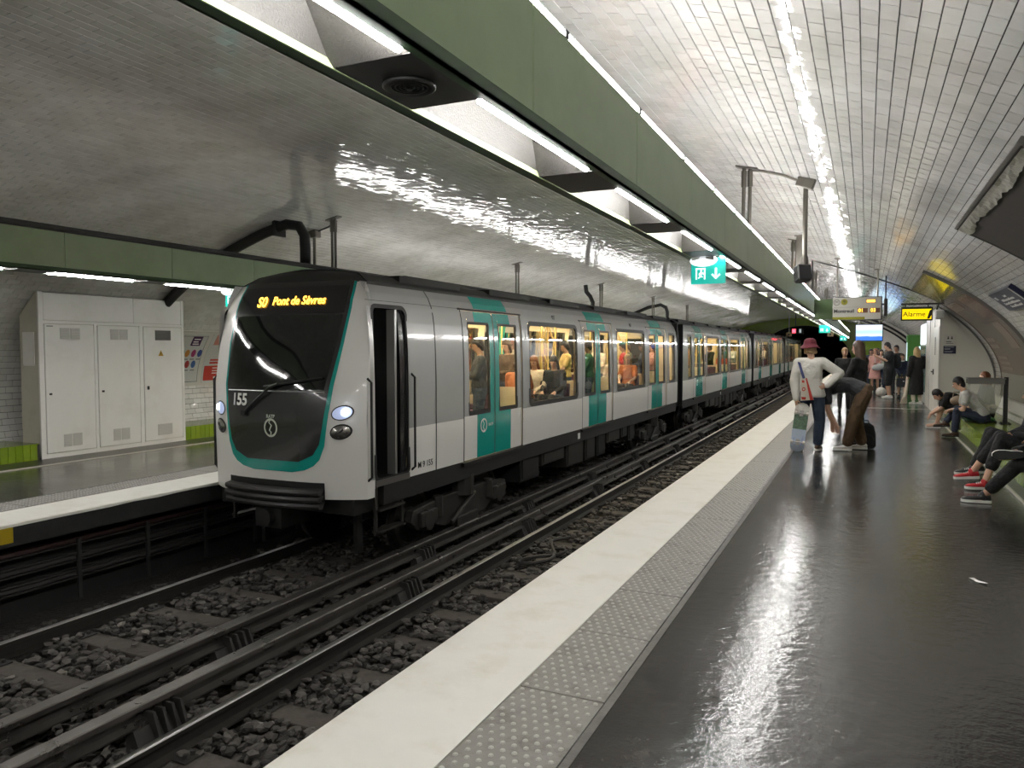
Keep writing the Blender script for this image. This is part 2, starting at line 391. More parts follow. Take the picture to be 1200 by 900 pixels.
def platform(name, e, sgn, label):
    """e: edge, sgn: +1 when the platform lies towards +x"""
    wall = XC+sgn*7.32
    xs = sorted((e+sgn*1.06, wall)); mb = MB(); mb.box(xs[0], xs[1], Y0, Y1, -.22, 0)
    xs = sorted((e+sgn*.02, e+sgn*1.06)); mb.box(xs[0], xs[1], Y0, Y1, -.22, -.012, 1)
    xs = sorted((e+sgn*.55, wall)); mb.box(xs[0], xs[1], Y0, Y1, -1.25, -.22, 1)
    p = struct(name, mb, [M_floor, M_conc], label)
    # painted edge: wavy lower lip
    mb = MB(); n = 300; vs = []
    for i in range(n+1):
        y = Y0+(Y1-Y0)*(i/n)**1.6 if False else Y0+(Y1-Y0)*i/n
        w = .012*noise.noise(Vector((y*2.3, sgn*3, 0))); d = .03+.016*noise.noise(Vector((y*3.1, 5, sgn)))
        vs += [(e-sgn*.004, y, -d), (e-sgn*.0, y, -.006), (e+sgn*.012, y, .002), (e+sgn*(.62+w*.3), y, .002), (e+sgn*(.62+w*.3), y, -.02)]
    fs = []
    for i in range(n):
        for k in range(4):
            a = i*5+k; q = (a, a+1, a+6, a+5); fs.append(q if sgn > 0 else q[::-1])
    mb.add(vs, [f[::-1] for f in fs]); st = mb.build('painted_edge', M_white, p)
    return p, st
floor_r, _ = platform('floor', EDR, 1, 'near platform floor of polished dark asphalt')
floor_l, _ = platform('floor', EDL, -1, 'far platform floor of polished dark asphalt')
# tactile slabs with domes
M_stud = mat('worn_stud', (.46, .45, .42), .38, var=.1, vs=30)
def slab_mesh(dome):
    mb = MB(); L_, W_ = .82, .435; mb.box(-W_/2+.003, W_/2-.003, -L_/2+.0045, L_/2-.0045, -.014, .004)
    if dome:
        nr = 15
        for r in range(nr):
            y = -L_/2+.028+r*(L_-.056)/(nr-1); off = .0 if r % 2 == 0 else .027
            for c in range(8):
                x = -W_/2+.026+c*.0535+off
                if x > W_/2-.012: continue
                n = 6; vs = []
                for (rr, h) in ((.0135, .004), (.009, .0095)):
                    for j in range(n): a = 2*PI*j/n; vs.append((x+rr*math.cos(a), y+rr*math.sin(a), h))
                mb.add(vs, [(j, (j+1) % n, n+(j+1) % n, n+j) for j in range(n)]+[tuple(range(n, 2*n))], 1)
    return mb.mesh('tactile_slab', [M_slab, M_stud], bevel=0)
sm_d, sm_p = slab_mesh(True), slab_mesh(False)
for (pf, e, sgn) in ((floor_r, EDR, 1), (floor_l, EDL, -1)):
    k = 0; y = 3.30-.82*14+.41
    while y < Y1-.4:
        if y > -3:
            o = link('tactile_slab', sm_d if (y < 32 and sgn > 0) or y < 14 else sm_p, pf, (e+sgn*.842, y, random.uniform(-.0015, .0015))); o.rotation_euler = (0, 0, random.uniform(-.004, .004))
        y += .82
# thin joint strip beside the slabs
M_strip = mat('worn_joint_strip', (.13, .125, .115), .6, var=.4, vs=14, bump=.4, bs=30)
for (pf, e, sgn) in ((floor_r, EDR, 1), (floor_l, EDL, -1)):
    xs = sorted((e+sgn*1.062, e+sgn*1.10)); mb = MB(); mb.box(xs[0], xs[1], Y0, Y1, -.01, .003); mb.build('joint_strip', M_strip, pf)
# pale line across the near platform
mb = MB(); mb.box(-1.0, 1.58, 23.35, 23.47, -.01, .002); mb.build('cross_line', mat('pale_joint', (.5, .48, .42), .6), floor_r)

# ---- far and near end walls, tunnel portals
M_green = mat('green_portal_tile', (.10, .16, .012), .25, var=.2, vs=3, bump=.1, bs=20)
M_whitewall = mat('white_partition', (.62, .60, .56), .4, var=.04, vs=2)
def end_wall(name, y, sgn, label):
    n = 48; mb = MB(); vs = []; pa, pb, pz = 3.7, 3.1, .45
    for i in range(n+1):
        a = math.radians(-20)+math.radians(220)*i/n; x, z = vp(a); vs.append((x, y, z))
        b = PI*i/n; vs.append((XC+pa*math.cos(b), y, pz+pb*math.sin(b)))
    mb.add(vs, [(2*i, 2*i+2, 2*i+3, 2*i+1) for i in range(n)])
    mb.quad((XC-7.4, y, -1.3), (XC-3.7, y, -1.3), (XC-3.7, y, .45), (XC-7.4, y, .45)); mb.quad((XC+3.7, y, -1.3), (XC+7.4, y, -1.3), (XC+7.4, y, .45), (XC+3.7, y, .45))
    w = struct(name, mb, M_green, label)
    mb = MB(); vs = []; m_ = 24
    for yy in (y, y+sgn*30):
        for i in range(m_+1):
            b = PI*i/m_; vs.append((XC+pa*math.cos(b), yy, pz+pb*math.sin(b)))
    fs = [(i, i+1, m_+2+i, m_+1+i) for i in range(m_)]; mb.add(vs, fs)
    mb.quad((XC-3.7, y, -1.3), (XC-3.7, y+sgn*30, -1.3), (XC-3.7, y+sgn*30, .45), (XC-3.7, y, .45)); mb.quad((XC+3.7, y, -1.3), (XC+3.7, y+sgn*30, -1.3), (XC+3.7, y+sgn*30, .45), (XC+3.7, y, .45))
    mb.quad((XC-3.8, y+sgn*30, -1.4), (XC+3.8, y+sgn*30, -1.4), (XC+3.8, y+sgn*30, 4), (XC-3.8, y+sgn*30, 4))
    mb.build('tunnel_lining', M_black, w)
    return w
wall_far = end_wall('wall_far', Y1, 1, 'green end wall around the dark tunnel mouth')
wall_near = end_wall('wall_near', Y0, -1, 'green end wall behind the viewpoint')
# ---- track bed
mb = MB(); mb.box(EDL-.6, EDR+.6, Y0-30, Y1+30, -1.35, -1.12); 
M_bed = mat('ballast_bed', (.045, .041, .037), .95, var=.6, vs=30, bump=1., bs=22, bdist=.05)
track_bed = struct('track_bed', mb, M_bed, 'dark ballasted trackbed between the platforms')
# ------------------------------------------------------------------ track: sleepers, rails, conductor rails, ballast
M_sleeper = mat('sleeper_wood', (.085, .074, .064), .85, var=.35, vs=7, bump=.6, bs=18, dirt=(.03, .027, .025), dscale=4)
M_rail = mat('rail_steel_rusty', (.030, .027, .024), .6, metal=.2, var=.3, vs=12, bump=.1, bs=40)
M_railtop = mat('rail_polished', (.62, .61, .59), .36, metal=1., rvar=.06, vs=8)
M_third = mat('conductor_steel', (.15, .14, .13), .36, metal=.8, var=.3, vs=3, rvar=.12)
M_bracket = mat('bracket_iron', (.035, .033, .031), .6, var=.3, vs=12)
LT, RT = -6.0, -3.38                               # track axes
RZ = -.90                                           # rail top
# sleepers
def sleeper_mesh():
    mb = MB(); mb.box(-1.12, 1.12, -.115, .115, -.13, 0)
    return mb.mesh('sleeper', M_sleeper, bevel=.008)
slm = sleeper_mesh()
mbp = MB()
for sx in (-.75, .75):
    mbp.box(sx-.17, sx+.17, -.08, .08, 0, .012)
    for dx in (-.12, .12): mbp.cyl((sx+dx, .03, .01), (sx+dx, .03, .04), .018, n=6); mbp.cyl((sx+dx, -.03, .01), (sx+dx, -.03, .04), .018, n=6)
base_me = mbp.mesh('base_plate', M_bracket)
def place_sleepers(ax, y0, label, group):
    y = y0
    while y < 48:
        o = link('sleeper', slm, None, (ax+random.uniform(-.02, .02), y, RZ-.15+random.uniform(-.008, .004)), random.uniform(-.015, .015))
        tag(o, label, 'sleeper', group)
        if y < 22: link('base_plate', base_me, o, (0, 0, .0))
        y += .77
place_sleepers(LT, .80, 'dark wooden sleeper under the rails of the track the train is on', 'sleepers of the far track')
place_sleepers(RT, .42, 'dark wooden sleeper under the empty track beside the white platform edge', 'sleepers of the near track')
# running rails
def rail_prof(w=.033, h=.15, foot=.065):
    return [(-foot, -h), (foot, -h), (foot, -h+.014), (.009, -h+.03), (.009, -.045), (w, -.035), (w, -.006), (w-.008, 0), (-w+.008, 0), (-w, -.006), (-w, -.035), (-.009, -.045), (-.009, -h+.03), (-foot, -h+.014)]
def running_rail(x, label, near):
    mb = MB(); pr = rail_prof(); mb.prism(pr, 'y', Y0-25, Y1+25, 0)
    n = len(pr)
    o = mb.build('running_rail', [M_rail, M_railtop], None, loc=(x, 0, RZ))
    for p in o.data.polygons:
        if len(p.vertices) == 4 and p.normal.z > .3 and p.center.z > -.02: p.material_index = 1
        if len(p.vertices) == 4 and abs(p.normal.z) <= .3 and p.center.z > -.036: p.material_index = 0
    if True:
        bm = bmesh.new(); bm.from_mesh(o.data); bmesh.ops.recalc_face_normals(bm, faces=bm.faces); bm.to_mesh(o.data); bm.free()
        for p in o.data.polygons: p.material_index = 1 if (len(p.vertices) == 4 and p.normal.z > .3 and p.center.z > -.02) else 0
    return tag(o, label, 'rail')
running_rail(LT-.755, 'polished running rail left under the train, nearest the far platform', False)
running_rail(LT+.755, 'polished running rail right under the train, behind the conductor rail', False)
running_rail(RT-.755, 'shiny running rail of the empty track, beside the conductor rails', True)
running_rail(RT+.755, 'running rail of the empty track hidden under the near platform edge', True)
# conductor rails on iron brackets
def third(x, y0, label):
    t = thing('conductor_rail', label, 'rail', (x, 0, 0)); zt = -.72
    prof = [(-.06, -.15), (.06, -.15), (.06, -.138), (.014, -.115), (.014, -.06), (.058, -.045), (.058, -.008), (.05, 0), (-.05, 0), (-.058, -.008), (-.058, -.045), (-.014, -.06), (-.014, -.115), (-.06, -.138)]
    mb = MB(); mb.prism([(a, b+zt) for a, b in prof], 'y', Y0-25, Y1+25); o = mb.build('rail_bar', M_third, t)
    bm = bmesh.new(); bm.from_mesh(o.data); bmesh.ops.recalc_face_normals(bm, faces=bm.faces); bm.to_mesh(o.data); bm.free()
    # bracket: foot, body and three webs facing the near side
    mb = MB(); zb = -1.06; mb.box(-.10, .14, -.11, .11, zb, zb+.03)
    mb.prism([(-.08, zb+.03), (.12, zb+.03), (.06, zt-.155), (-.06, zt-.155)], 'y', -.06, .06)
    for dy in (-.12, -.045, .03, .10):
        mb.prism([(.0, zb+.03), (.19, zb+.03), (.105, zt-.07), (.0, zt-.07)], 'y', dy-.011, dy+.011)
    mb.prism([(.0, zb+.03), (.15, zb+.03), (.075, zt-.15), (.0, zt-.15)], 'y', -.26, .12)
    mb.prism([(-.13, zb), (-.09, zb), (-.06, zt-.16), (-.075, zt-.16)], 'y', -.08, .08)
    for dy in (-.05, .05): mb.cyl((.125, dy, zb+.03), (.125, dy, zb+.055), .018, n=6)
    me = mb.mesh('bracket', M_bracket)
    y = y0-3.1*2
    while y < 60: link('bracket', me, t, (0, y, 0)); y += 3.1
    return t
third(-4.93, 4.8, 'grey conductor rail on iron brackets, beside the train')
third(-4.39, 3.6, 'grey conductor rail on iron brackets, beside the empty track')
# ballast stones
M_stone = bpy.data.materials.new('ballast_stone'); M_stone.use_nodes = True
def stone_nodes():
    nt = M_stone.node_tree; N = nt.nodes; L = nt.links; b = N['Principled BSDF']
    at = N.new('ShaderNodeAttribute'); at.attribute_name = 'rnd'; oi = N.new('ShaderNodeObjectInfo')
    ad = N.new('ShaderNodeMath'); ad.operation = 'ADD'; L.new(at.outputs['Fac'], ad.inputs[0]); L.new(oi.outputs['Random'], ad.inputs[1])
    fr = N.new('ShaderNodeMath'); fr.operation = 'FRACT'; L.new(ad.outputs[0], fr.inputs[0])
    rp = N.new('ShaderNodeValToRGB'); e = rp.color_ramp.elements; e[0].color = (.030, .0275, .0255, 1); e[1].color = (.115, .105, .096, 1); e[1].position = .97
    q = e.new(.995); q.color = (.26, .24, .21, 1)
    L.new(fr.outputs[0], rp.inputs['Fac']); L.new(rp.outputs['Color'], b.inputs['Base Color']); b.inputs['Roughness'].default_value = .85
stone_nodes()
def stone_template(k):
    bm = bmesh.new(); bmesh.ops.create_icosphere(bm, subdivisions=1, radius=1); r = random.Random(k)
    V = []
    for v in bm.verts:
        s = .55+.65*r.random(); V.append((v.co.x*s*1.15, v.co.y*s*.95, v.co.z*s*.65))
    F = [[v.index for v in f.verts] for f in bm.faces]; bm.free(); return np.array(V), np.array(F)
STT = [stone_template(k) for k in range(6)]
def stone_spots():
    out = []
    def ok(x): return all(abs(x-r) > .075 for r in (LT-.755, LT+.755, RT-.755, RT+.755))
    def fill(x0, x1, y0, y1, dens, r0, r1, layer):
        n = int((x1-x0)*(y1-y0)*dens); P = np.stack([rng.uniform(x0, x1, n), rng.uniform(y0, y1, n)], 1)
        for x, y in P:
            if not ok(x): continue
            out.append((x, y, rng.uniform(r0, r1), layer))
    fill(EDL+.05, EDR-.02, 1.2, 9, 300, .028, .052, 0); fill(EDL+.05, EDR-.02, 9, 16, 140, .034, .056, 0); fill(EDL+.05, EDR-.02, 16, 30, 60, .045, .07, 0)
    return out
SP = stone_spots()
def sleeper_near(x, y):
    ax, y0 = (LT, .80) if x < -4.7 else (RT, .42)
    if abs(x-ax) > 1.14: return False
    d = (y-y0) % .77; d = min(d, .77-d); return d < .115
M_ = []
for (x, y, r, l) in SP:
    on = sleeper_near(x, y)
    if on and random.random() < .97: continue
    z = -1.06+random.uniform(-.035, .05) if not on else RZ-.15+r*.4
    mid = -5.2 < x < -4.2
    M_.append((x, y, z+(.0 if not mid else .02), r))
M_ = np.array(M_)
ballast = thing('ballast', 'dark crushed stone ballast around rails and sleepers', 'ballast')
dv = np.stack([M_[:, 0], M_[:, 1], M_[:, 2]-CAMH], 1); kf = dv @ np.array(cF); pu = 600+FPX*(dv @ np.array(cR))/kf; pw = 450-FPX*(dv @ np.array(cU))/kf
edge_u = 315+(900-pw)*(700/491)                        # the platform edge hides what lies right of it
visb = (pu > 4) & (pu < edge_u-8) & (pw < 897) & (kf > .5)
sc = np.where(visb, M_[:, 3]/kf, -1); nearS = np.argsort(-sc)[:300]; isn = np.zeros(len(M_), bool); isn[nearS] = True
def stone_field(idx):
    Vs, Fs, R_ = [], [], []; base = 0
    tid = rng.integers(0, 6, len(idx))
    for k in range(6):
        ii = idx[tid == k]; V, F = STT[k]; n = len(ii); a = rng.uniform(0, 2*PI, n); b = rng.uniform(-.5, .5, n); c_, s_ = np.cos(a), np.sin(a)
        P = np.repeat(V[None], n, 0)*M_[ii, 3][:, None, None]
        y1 = P[..., 1]*np.cos(b)[:, None]-P[..., 2]*np.sin(b)[:, None]; z1 = P[..., 1]*np.sin(b)[:, None]+P[..., 2]*np.cos(b)[:, None]
        Q = np.stack([P[..., 0]*c_[:, None]-y1*s_[:, None]+M_[ii, 0][:, None], P[..., 0]*s_[:, None]+y1*c_[:, None]+M_[ii, 1][:, None], z1+M_[ii, 2][:, None]], -1)
        Vs.append(Q.reshape(-1, 3)); Fs.append((F[None]+(np.arange(n)*len(V))[:, None, None]).reshape(-1, 3)+base); base += n*len(V); R_.append(np.repeat(rng.random(n), len(F)))
    V = np.concatenate(Vs); F = np.concatenate(Fs); R_ = np.concatenate(R_)
    me = bpy.data.meshes.new('stone_bed'); me.vertices.add(len(V)); me.vertices.foreach_set('co', V.ravel()); me.loops.add(len(F)*3); me.loops.foreach_set('vertex_index', F.ravel().astype(np.int32))
    me.polygons.add(len(F)); me.polygons.foreach_set('loop_start', np.arange(len(F))*3); me.polygons.foreach_set('loop_total', np.full(len(F), 3))
    at = me.attributes.new('rnd', 'FLOAT', 'FACE'); at.data.foreach_set('value', R_); me.materials.append(M_stone); me.update(calc_edges=True); me.shade_flat()
    return me
o = link('stone_bed', stone_field(np.nonzero(~isn)[0]), ballast); o['kind'] = 'stuff'
smesh = []
for k in range(6):
    V, F = STT[k]; me = bpy.data.meshes.new('stone'); me.from_pydata([tuple(v) for v in V], [], [tuple(int(i) for i in f) for f in F]); me.materials.append(M_stone); smesh.append(me)
for i in nearS:
    o = link('stone', smesh[random.randrange(6)], ballast, tuple(M_[i, :3])); r = M_[i, 3]; o.scale = (r, r, r); o.rotation_euler = (random.uniform(-.5, .5), random.uniform(-.3, .3), random.uniform(0, 6.28))
# cable runs on the recessed walls under both platforms
M_cable = mat('old_cable', (.03, .028, .027), .6); M_cabler = mat('reddish_cable', (.03, .011, .010), .6)
for (x, s, lab) in ((EDL-.50, 1, 'dark cable tray under the far platform edge'), (EDR+.50, -1, 'dark cable tray under the near platform edge')):
    t = thing('cable_tray', lab, 'cable tray')
    for k, z in enumerate((-.42, -.60, -.78)):
        mb = MB(); mb.box(min(x, x+s*.22), max(x, x+s*.22), Y0, 45, z, z+.012); mb.build('shelf', M_bracket, t)
        for q in range(2):
            mb = MB(); mb.tube([(x+s*(.08+.09*q), yy, z+.04+.006*math.sin(yy*2+q)) for yy in np.arange(Y0, 45, 1.2)], .03, 6); mb.build('cable', M_cabler if k == 0 else M_cable, t)
    mb = MB()
    mb.box(min(x+s*.2, x+s*.23), max(x+s*.2, x+s*.23), -.02, .02, -1.0, -.36); me = mb.mesh('upright', mat('tray_upright', (.03, .03, .03), .6))
    y = 1.
    while y < 30: link('upright', me, t, (0, y, 0)); y += .85
# loop of cable beside the near running rail
mb = MB(); P = []
for i in range(60):
    a = i/60*4*PI; P.append((RT-.28+.16*math.sin(a)*(1+.2*math.sin(i*.3)), 8.55+.55*math.cos(a*.5)+i*.012, RZ-.07+.012*math.sin(a*2)))
tag(mb.tube(P, .022, 6).build('cable_loop', M_cable), 'coiled black cable lying on the empty track by the white edge', 'cable')
mb = MB(); P = [(RT+.02+.12*math.sin(i*.35), 9.9+.02*i, RZ-.08) for i in range(40)]
tag(mb.tube(P, .02, 6).build('cable_length', M_cable), 'short wavy black cable on the empty track beyond the coil', 'cable')
# ------------------------------------------------------------------ lighting beams
M_beam = mat('green_enamel_panel', (.38, .49, .31), .33, var=.08, vs=1.2, dirt=(.32, .42, .25), dscale=1.3, coat=.2)
M_beamd = mat('dark_green_lip', (.022, .060, .018), .4)
M_plate = mat('dark_cover_plate', (.016, .015, .014), .45)
M_tray = mat('stippled_reflector', (.058, .055, .051), .5, metal=.0, var=.25, vs=120, bump=.3, bs=160)
M_tube = mat('fluorescent_tube', (1, 1, 1), .5, emit=LAMP_DOWN, ecol=(1, .982, .955))
M_tubeu = mat('fluorescent_tube_up', (1, 1, 1), .5, emit=LAMP_UP, ecol=(1, .98, .955))
M_tubel = mat('fluorescent_tube_dim', (1, 1, 1), .5, emit=LAMP_UP_FAR, ecol=(1, .98, .955))
M_steel = mat('grey_steel_tube', (.16, .148, .13), .42, metal=.7, var=.15, vs=9)
M_darkm = mat('black_metal', (.014, .014, .015), .45)
BZ0, BZ1 = 2.48, 2.93
PER, OPEN = 1.56, 1.13
def beam(x_in, sgn, label):
    """x_in: face towards its own platform; sgn +1: near platform (open side towards +x)"""
    t = thing('lighting_beam', label, 'light fixture', (x_in, 0, 0)); t.scale = (sgn, 1, 1)
    w = .36                                                # local x: 0 = platform-side face, -w = track-side face
    ya, yb = -21.0, 63.0
    # shared module meshes, local y from 0
    def side(x0, x1):
        m_ = MB(); m_.box(x0, x1, .002, 1.398, BZ0+.05, BZ1); return m_.mesh('side_panel', M_beam, bevel=.003)
    s1, s2 = side(-.012, 0), side(-w, -w+.012)
    y = 2.62-1.4*17
    while y < yb-1.4:
        link('side_panel', s1, t, (0, y, 0)); link('side_panel', s2, t, (0, y, 0)); y += 1.4
    yend = y; yst = 2.62-1.4*17
    mb = MB()
    for (a, b) in ((-.035, .004), (-w-.004, -w+.045)):
        mb.box(a, b, yst, yend, BZ0, BZ0+.012); mb.box(a if b < .01 and a < -w else b-.01, (a+.01) if a < -w else b, yst, yend, BZ0, BZ0+.05)
    mb.build('bottom_lip', M_beamd, t)
    mb = MB(); mb.box(-w+.045, -w+.052, yst, yend, BZ0+.0, BZ0+.035); mb.build('inner_edge', mat('lit_inner_edge', (.34, .42, .22), .5), t)  # lamp-lit inside of the lip, its brightness put into the lime colour
    mb = MB(); mb.box(-w, -.03, yst, yend, BZ1-.02, BZ1); mb.box(-w+.012, -.012, yst, yend, 2.70, 2.71); mb.build('top_cover', M_darkm, t)
    # reflector tray: four sloping sides and a roof, plus the tube
    mt = MB(); x0, x1 = -w+.045, -.035; zt = 2.63; i0, i1 = x0+.05, x1-.02; e = .19
    A = [(x0, 0, BZ0+.004), (x1, 0, BZ0+.004), (x1, OPEN, BZ0+.004), (x0, OPEN, BZ0+.004)]; B = [(i0, e, zt), (i1, e, zt), (i1, OPEN-e, zt), (i0, OPEN-e, zt)]
    mt.add(A+B, [(4, 5, 6, 7), (0, 4, 7, 3), (1, 2, 6, 5), (0, 1, 5, 4), (3, 7, 6, 2)])
    tray = mt.mesh('reflector_tray', M_tray)
    mt = MB(); mt.cyl((x1-.022, .03, 2.488), (x1-.022, OPEN-.03, 2.488), .013, n=6); tub = mt.mesh('lamp_tube', M_tube)
    mt = MB(); mt.box(x0, x1, OPEN, PER, BZ0+.002, BZ0+.008); plate = mt.mesh('cover_plate', M_plate)
    y = 3.40-OPEN-PER*15
    while y < yb-2:
        o = link('reflector_tray', tray, t, (0, y, 0)); link('lamp_tube', tub, o); link('cover_plate', plate, t, (0, y, 0)); y += PER
    # uplight along the platform-side top edge
    mt = MB(); mt.cyl((-.016, 0, BZ1+.022), (-.016, 1.06, BZ1+.022), .013, n=6); up = mt.mesh('uplight_tube', M_tubeu if sgn > 0 else M_tubel)
    mt = MB(); mt.box(-.034, .002, -.02, .02, BZ1, BZ1+.03); clip = mt.mesh('tube_clip', M_darkm)
    y = 2.97-1.115*21
    while y < yb-1.2:
        if sgn > 0 or y > 9.8: link('uplight_tube', up, t, (0, y+.03, 0))
        link('tube_clip', clip, t, (0, y, 0)); y += 1.115
    # black cable channel along the track-side top edge
    mb = MB(); mb.box(-w-.03, -w+.02, yst, yend, BZ1, BZ1+.045); mb.box(-w-.012, -w-.0, yst, yend, BZ1-.02, BZ1); mb.build('cable_channel', M_darkm, t)
    return t
BR = beam(-1.14, 1, 'long green lighting beam with fluorescent trays above the near platform edge')
BL = beam(-8.26, -1, 'long green lighting beam above the far platform, behind the train')
# round loudspeaker in a cover plate
t = thing('ceiling_speaker', 'round black loudspeaker in the dark plate under the near green beam', 'speaker', (-1.32, 2.055, BZ0))
mb = MB(); mb.lathe([(.085, 0), (.085, -.008), (.075, -.012), (.07, -.004), (.001, -.004)], (0, 0, 0), 24); mb.build('rim', M_darkm, t, smooth=True)
mb = MB()
for r in (.018, .032, .046, .06):
    mb.lathe([(r-.004, -.004), (r-.004, -.009), (r, -.009), (r, -.004)], (0, 0, 0), 20)
mb.lathe([(.012, -.003), (.010, -.014), (.001, -.016)], (0, 0, 0), 12); mb.build('grille', mat('speaker_grille', (.03, .03, .03), .35), t)

# ---- hangers from vault to beams
def vz(x):                                       # vault height at x
    d = (x-XC)/VA; return ZC+VB*math.sqrt(max(0, 1-d*d))
def hanger(x, y, label, group):
    t = thing('beam_hanger', label, 'hanger', (x, y, 0), group=group); zt = vz(x)
    sl_ = -(x-XC)/VA/VA*VB/math.sqrt(max(.05, 1-((x-XC)/VA)**2)); 
    for dx in (-.035, .035):
        mb = MB(); mb.cyl((dx, 0, BZ1), (dx, 0, zt+sl_*dx), .022, n=8); mb.cyl((dx, 0, zt-.24), (dx, 0, zt-.05), .032, n=8); mb.build('pole', M_steel, t, smooth=False)
    mb = MB(); mb.cbox((0, 0, zt-.012), (.26, .12, .024), rot=Matrix.Rotation(-math.atan(sl_), 3, 'Y')); mb.build('ceiling_plate', M_steel, t)
    return t
names = ['nearest pair of grey hanger poles between vault and near green beam', 'second pair of grey hanger poles above the near green beam', 'third pair of grey hanger poles above the near green beam', 'far pair of grey hanger poles above the direction sign']
for k, y in enumerate((9.46, 16.1, 22.8, 29.5)): hanger(-1.33, y, names[k], 'hangers of the near beam')
names = ['hanger poles of the far beam beside the black duct', 'hanger poles rising behind the first train car', 'hanger poles behind the train car near the ceiling reflections', 'hanger poles rising behind the second train car', 'farthest hanger poles visible behind the train roof']
for k, y in enumerate((10.2, 17.5, 24.2, 31., 37.6)): hanger(-8.05, y, names[k], 'hangers of the far beam')
# pole-mounted monitor housing beside the near beam
t = thing('platform_monitor', 'dark grey monitor on a drop pole hung beside the near green beam', 'monitor', (-.68, 9.6, 0)); zt = vz(-.68)
mb = MB(); mb.cbox((0, 0, zt-.06), (.2, .12, .13), rot=Matrix.Rotation(.35, 3, 'Y')); mb.build('ceiling_bracket', M_steel, t, bevel=.01)
mb = MB(); mb.cyl((0, 0, 2.66), (0, 0, zt-.1), .028, n=10); mb.cyl((0, 0, 2.62), (0, 0, 2.74), .04, n=10); mb.build('drop_pole', M_steel, t)
mb = MB(); mb.tube([(-.62, -.1, vz(-1.3)-.03), (-.5, -.1, vz(-1.2)-.025), (-.25, -.05, vz(-.93)-.025), (-.08, 0, zt-.03)], .016, 6); mb.build('conduit', M_steel, t)
mb = MB(); R_ = Matrix.Rotation(.5, 3, 'Z') @ Matrix.Rotation(-.25, 3, 'X')
mb.cbox((-.02, 0, 2.54), (.17, .15, .20), rot=R_); mb.build('housing', mat('monitor_case', (.05, .05, .05), .45), t, bevel=.02)
mb = MB(); mb.cbox(tuple(R_ @ Vector((0, -.077, 0))+Vector((-.02, 0, 2.54))), (.145, .006, .165), rot=R_); mb.build('screen', mat('monitor_glass', (.02, .02, .022), .12), t)
# wide channel post a little farther
t = thing('channel_post', 'broad grey channel post between vault and near beam, beyond the monitor', 'post', (-1.0, 13.2, 0))
mb = MB(); mb.prism([(-.06, -.03), (.06, -.03), (.06, .03), (.045, .03), (.045, -.015), (-.045, -.015), (-.045, .03), (-.06, .03)], 'z', 2.85, vz(-1.0)-.25); mb.build('channel', M_steel, t)
mb = MB(); mb.box(-.09, .09, -.05, .05, vz(-1.)-.27, vz(-1.)-.25); mb.build('cap', M_steel, t)
# curved conduit on the vault towards the alarm sign
P = []
for a in np.linspace(62, 36, 14): x, z = vp(math.radians(a), .03+.05*math.sin((62-a)/26*PI)); P.append((x, 19.6, z))
mb = MB(); mb.tube([(-1.2, 19.6, 3.1)]+P, .018, 6); tag(mb.build('wall_cable', M_darkm), 'thin dark cable arching along the vault to the yellow alarm sign', 'cable')
# small mirrored pole on the far beam
t = thing('drop_box', 'small grey junction box on a drop pole beside the black duct', 'junction box', (-8.62, 10.4, 0)); zt = vz(-8.62)
mb = MB(); mb.box(-.09, .09, -.07, .07, zt-.13, zt-.0); mb.build('box', M_steel, t, bevel=.01)
mb = MB(); mb.cyl((0, 0, 2.95), (0, 0, zt-.12), .026, n=8); mb.build('drop_pole', M_steel, t)
mb = MB(); mb.tube([(.06, 0, zt-.03), (.3, 0, vz(-8.3)-.05), (.56, -.1, vz(-8.06)-.04)], .014, 6); mb.build('conduit', M_darkm, t)
# big black duct: up from the far beam, along the vault, down to the cabinet
t = thing('cable_duct', 'thick black duct bending from the far beam along the vault to the white cabinet', 'duct')
P = [(-8.10, 9.55, 2.93), (-8.10, 9.55, 3.25), (-8.11, 9.55, 3.45), (-8.2, 9.53, 3.60), (-8.42, 9.5, 3.64)]
for a in np.linspace(124, 152, 12): x, z = vp(math.radians(a), .10); P.append((x, 9.45, z))
mb = MB(); mb.tube(P, .085, 12); mb.build('duct_tube', M_darkm, t, smooth=True)
mb = MB(); x, z = vp(math.radians(121.5), .02); mb.cbox((x, 9.5, z-.1), (.05, .26, .24)); x, z = vp(math.radians(137), .1); mb.cbox((x, 9.45, z), (.06, .2, .2), rot=Matrix.Rotation(.75, 3, 'Y')); mb.build('clamp', M_darkm, t)
# black S-shaped cable bundle behind the train
t = tag(MB().tube([(-8.05, 23.3, 2.95), (-8.03, 23.3, 3.15), (-8.12, 23.3, 3.35), (-8.25, 23.3, 3.5), (-8.28, 23.3, 3.72)], .07, 8).build('cable_bundle', M_darkm, smooth=True), 'black S-shaped cable bundle rising behind the first train car', 'cable')
t = tag(MB().tube([(-8.05, 33.5, 2.95), (-8.05, 33.5, 3.3), (-8.12, 33.5, 3.5), (-8.35, 33.5, 3.62), (-8.9, 33.5, 3.52), (-9.6, 33.5, 3.25)], .08, 8).build('cable_duct', M_darkm, smooth=True), 'farther black bent duct above the second train car', 'duct')

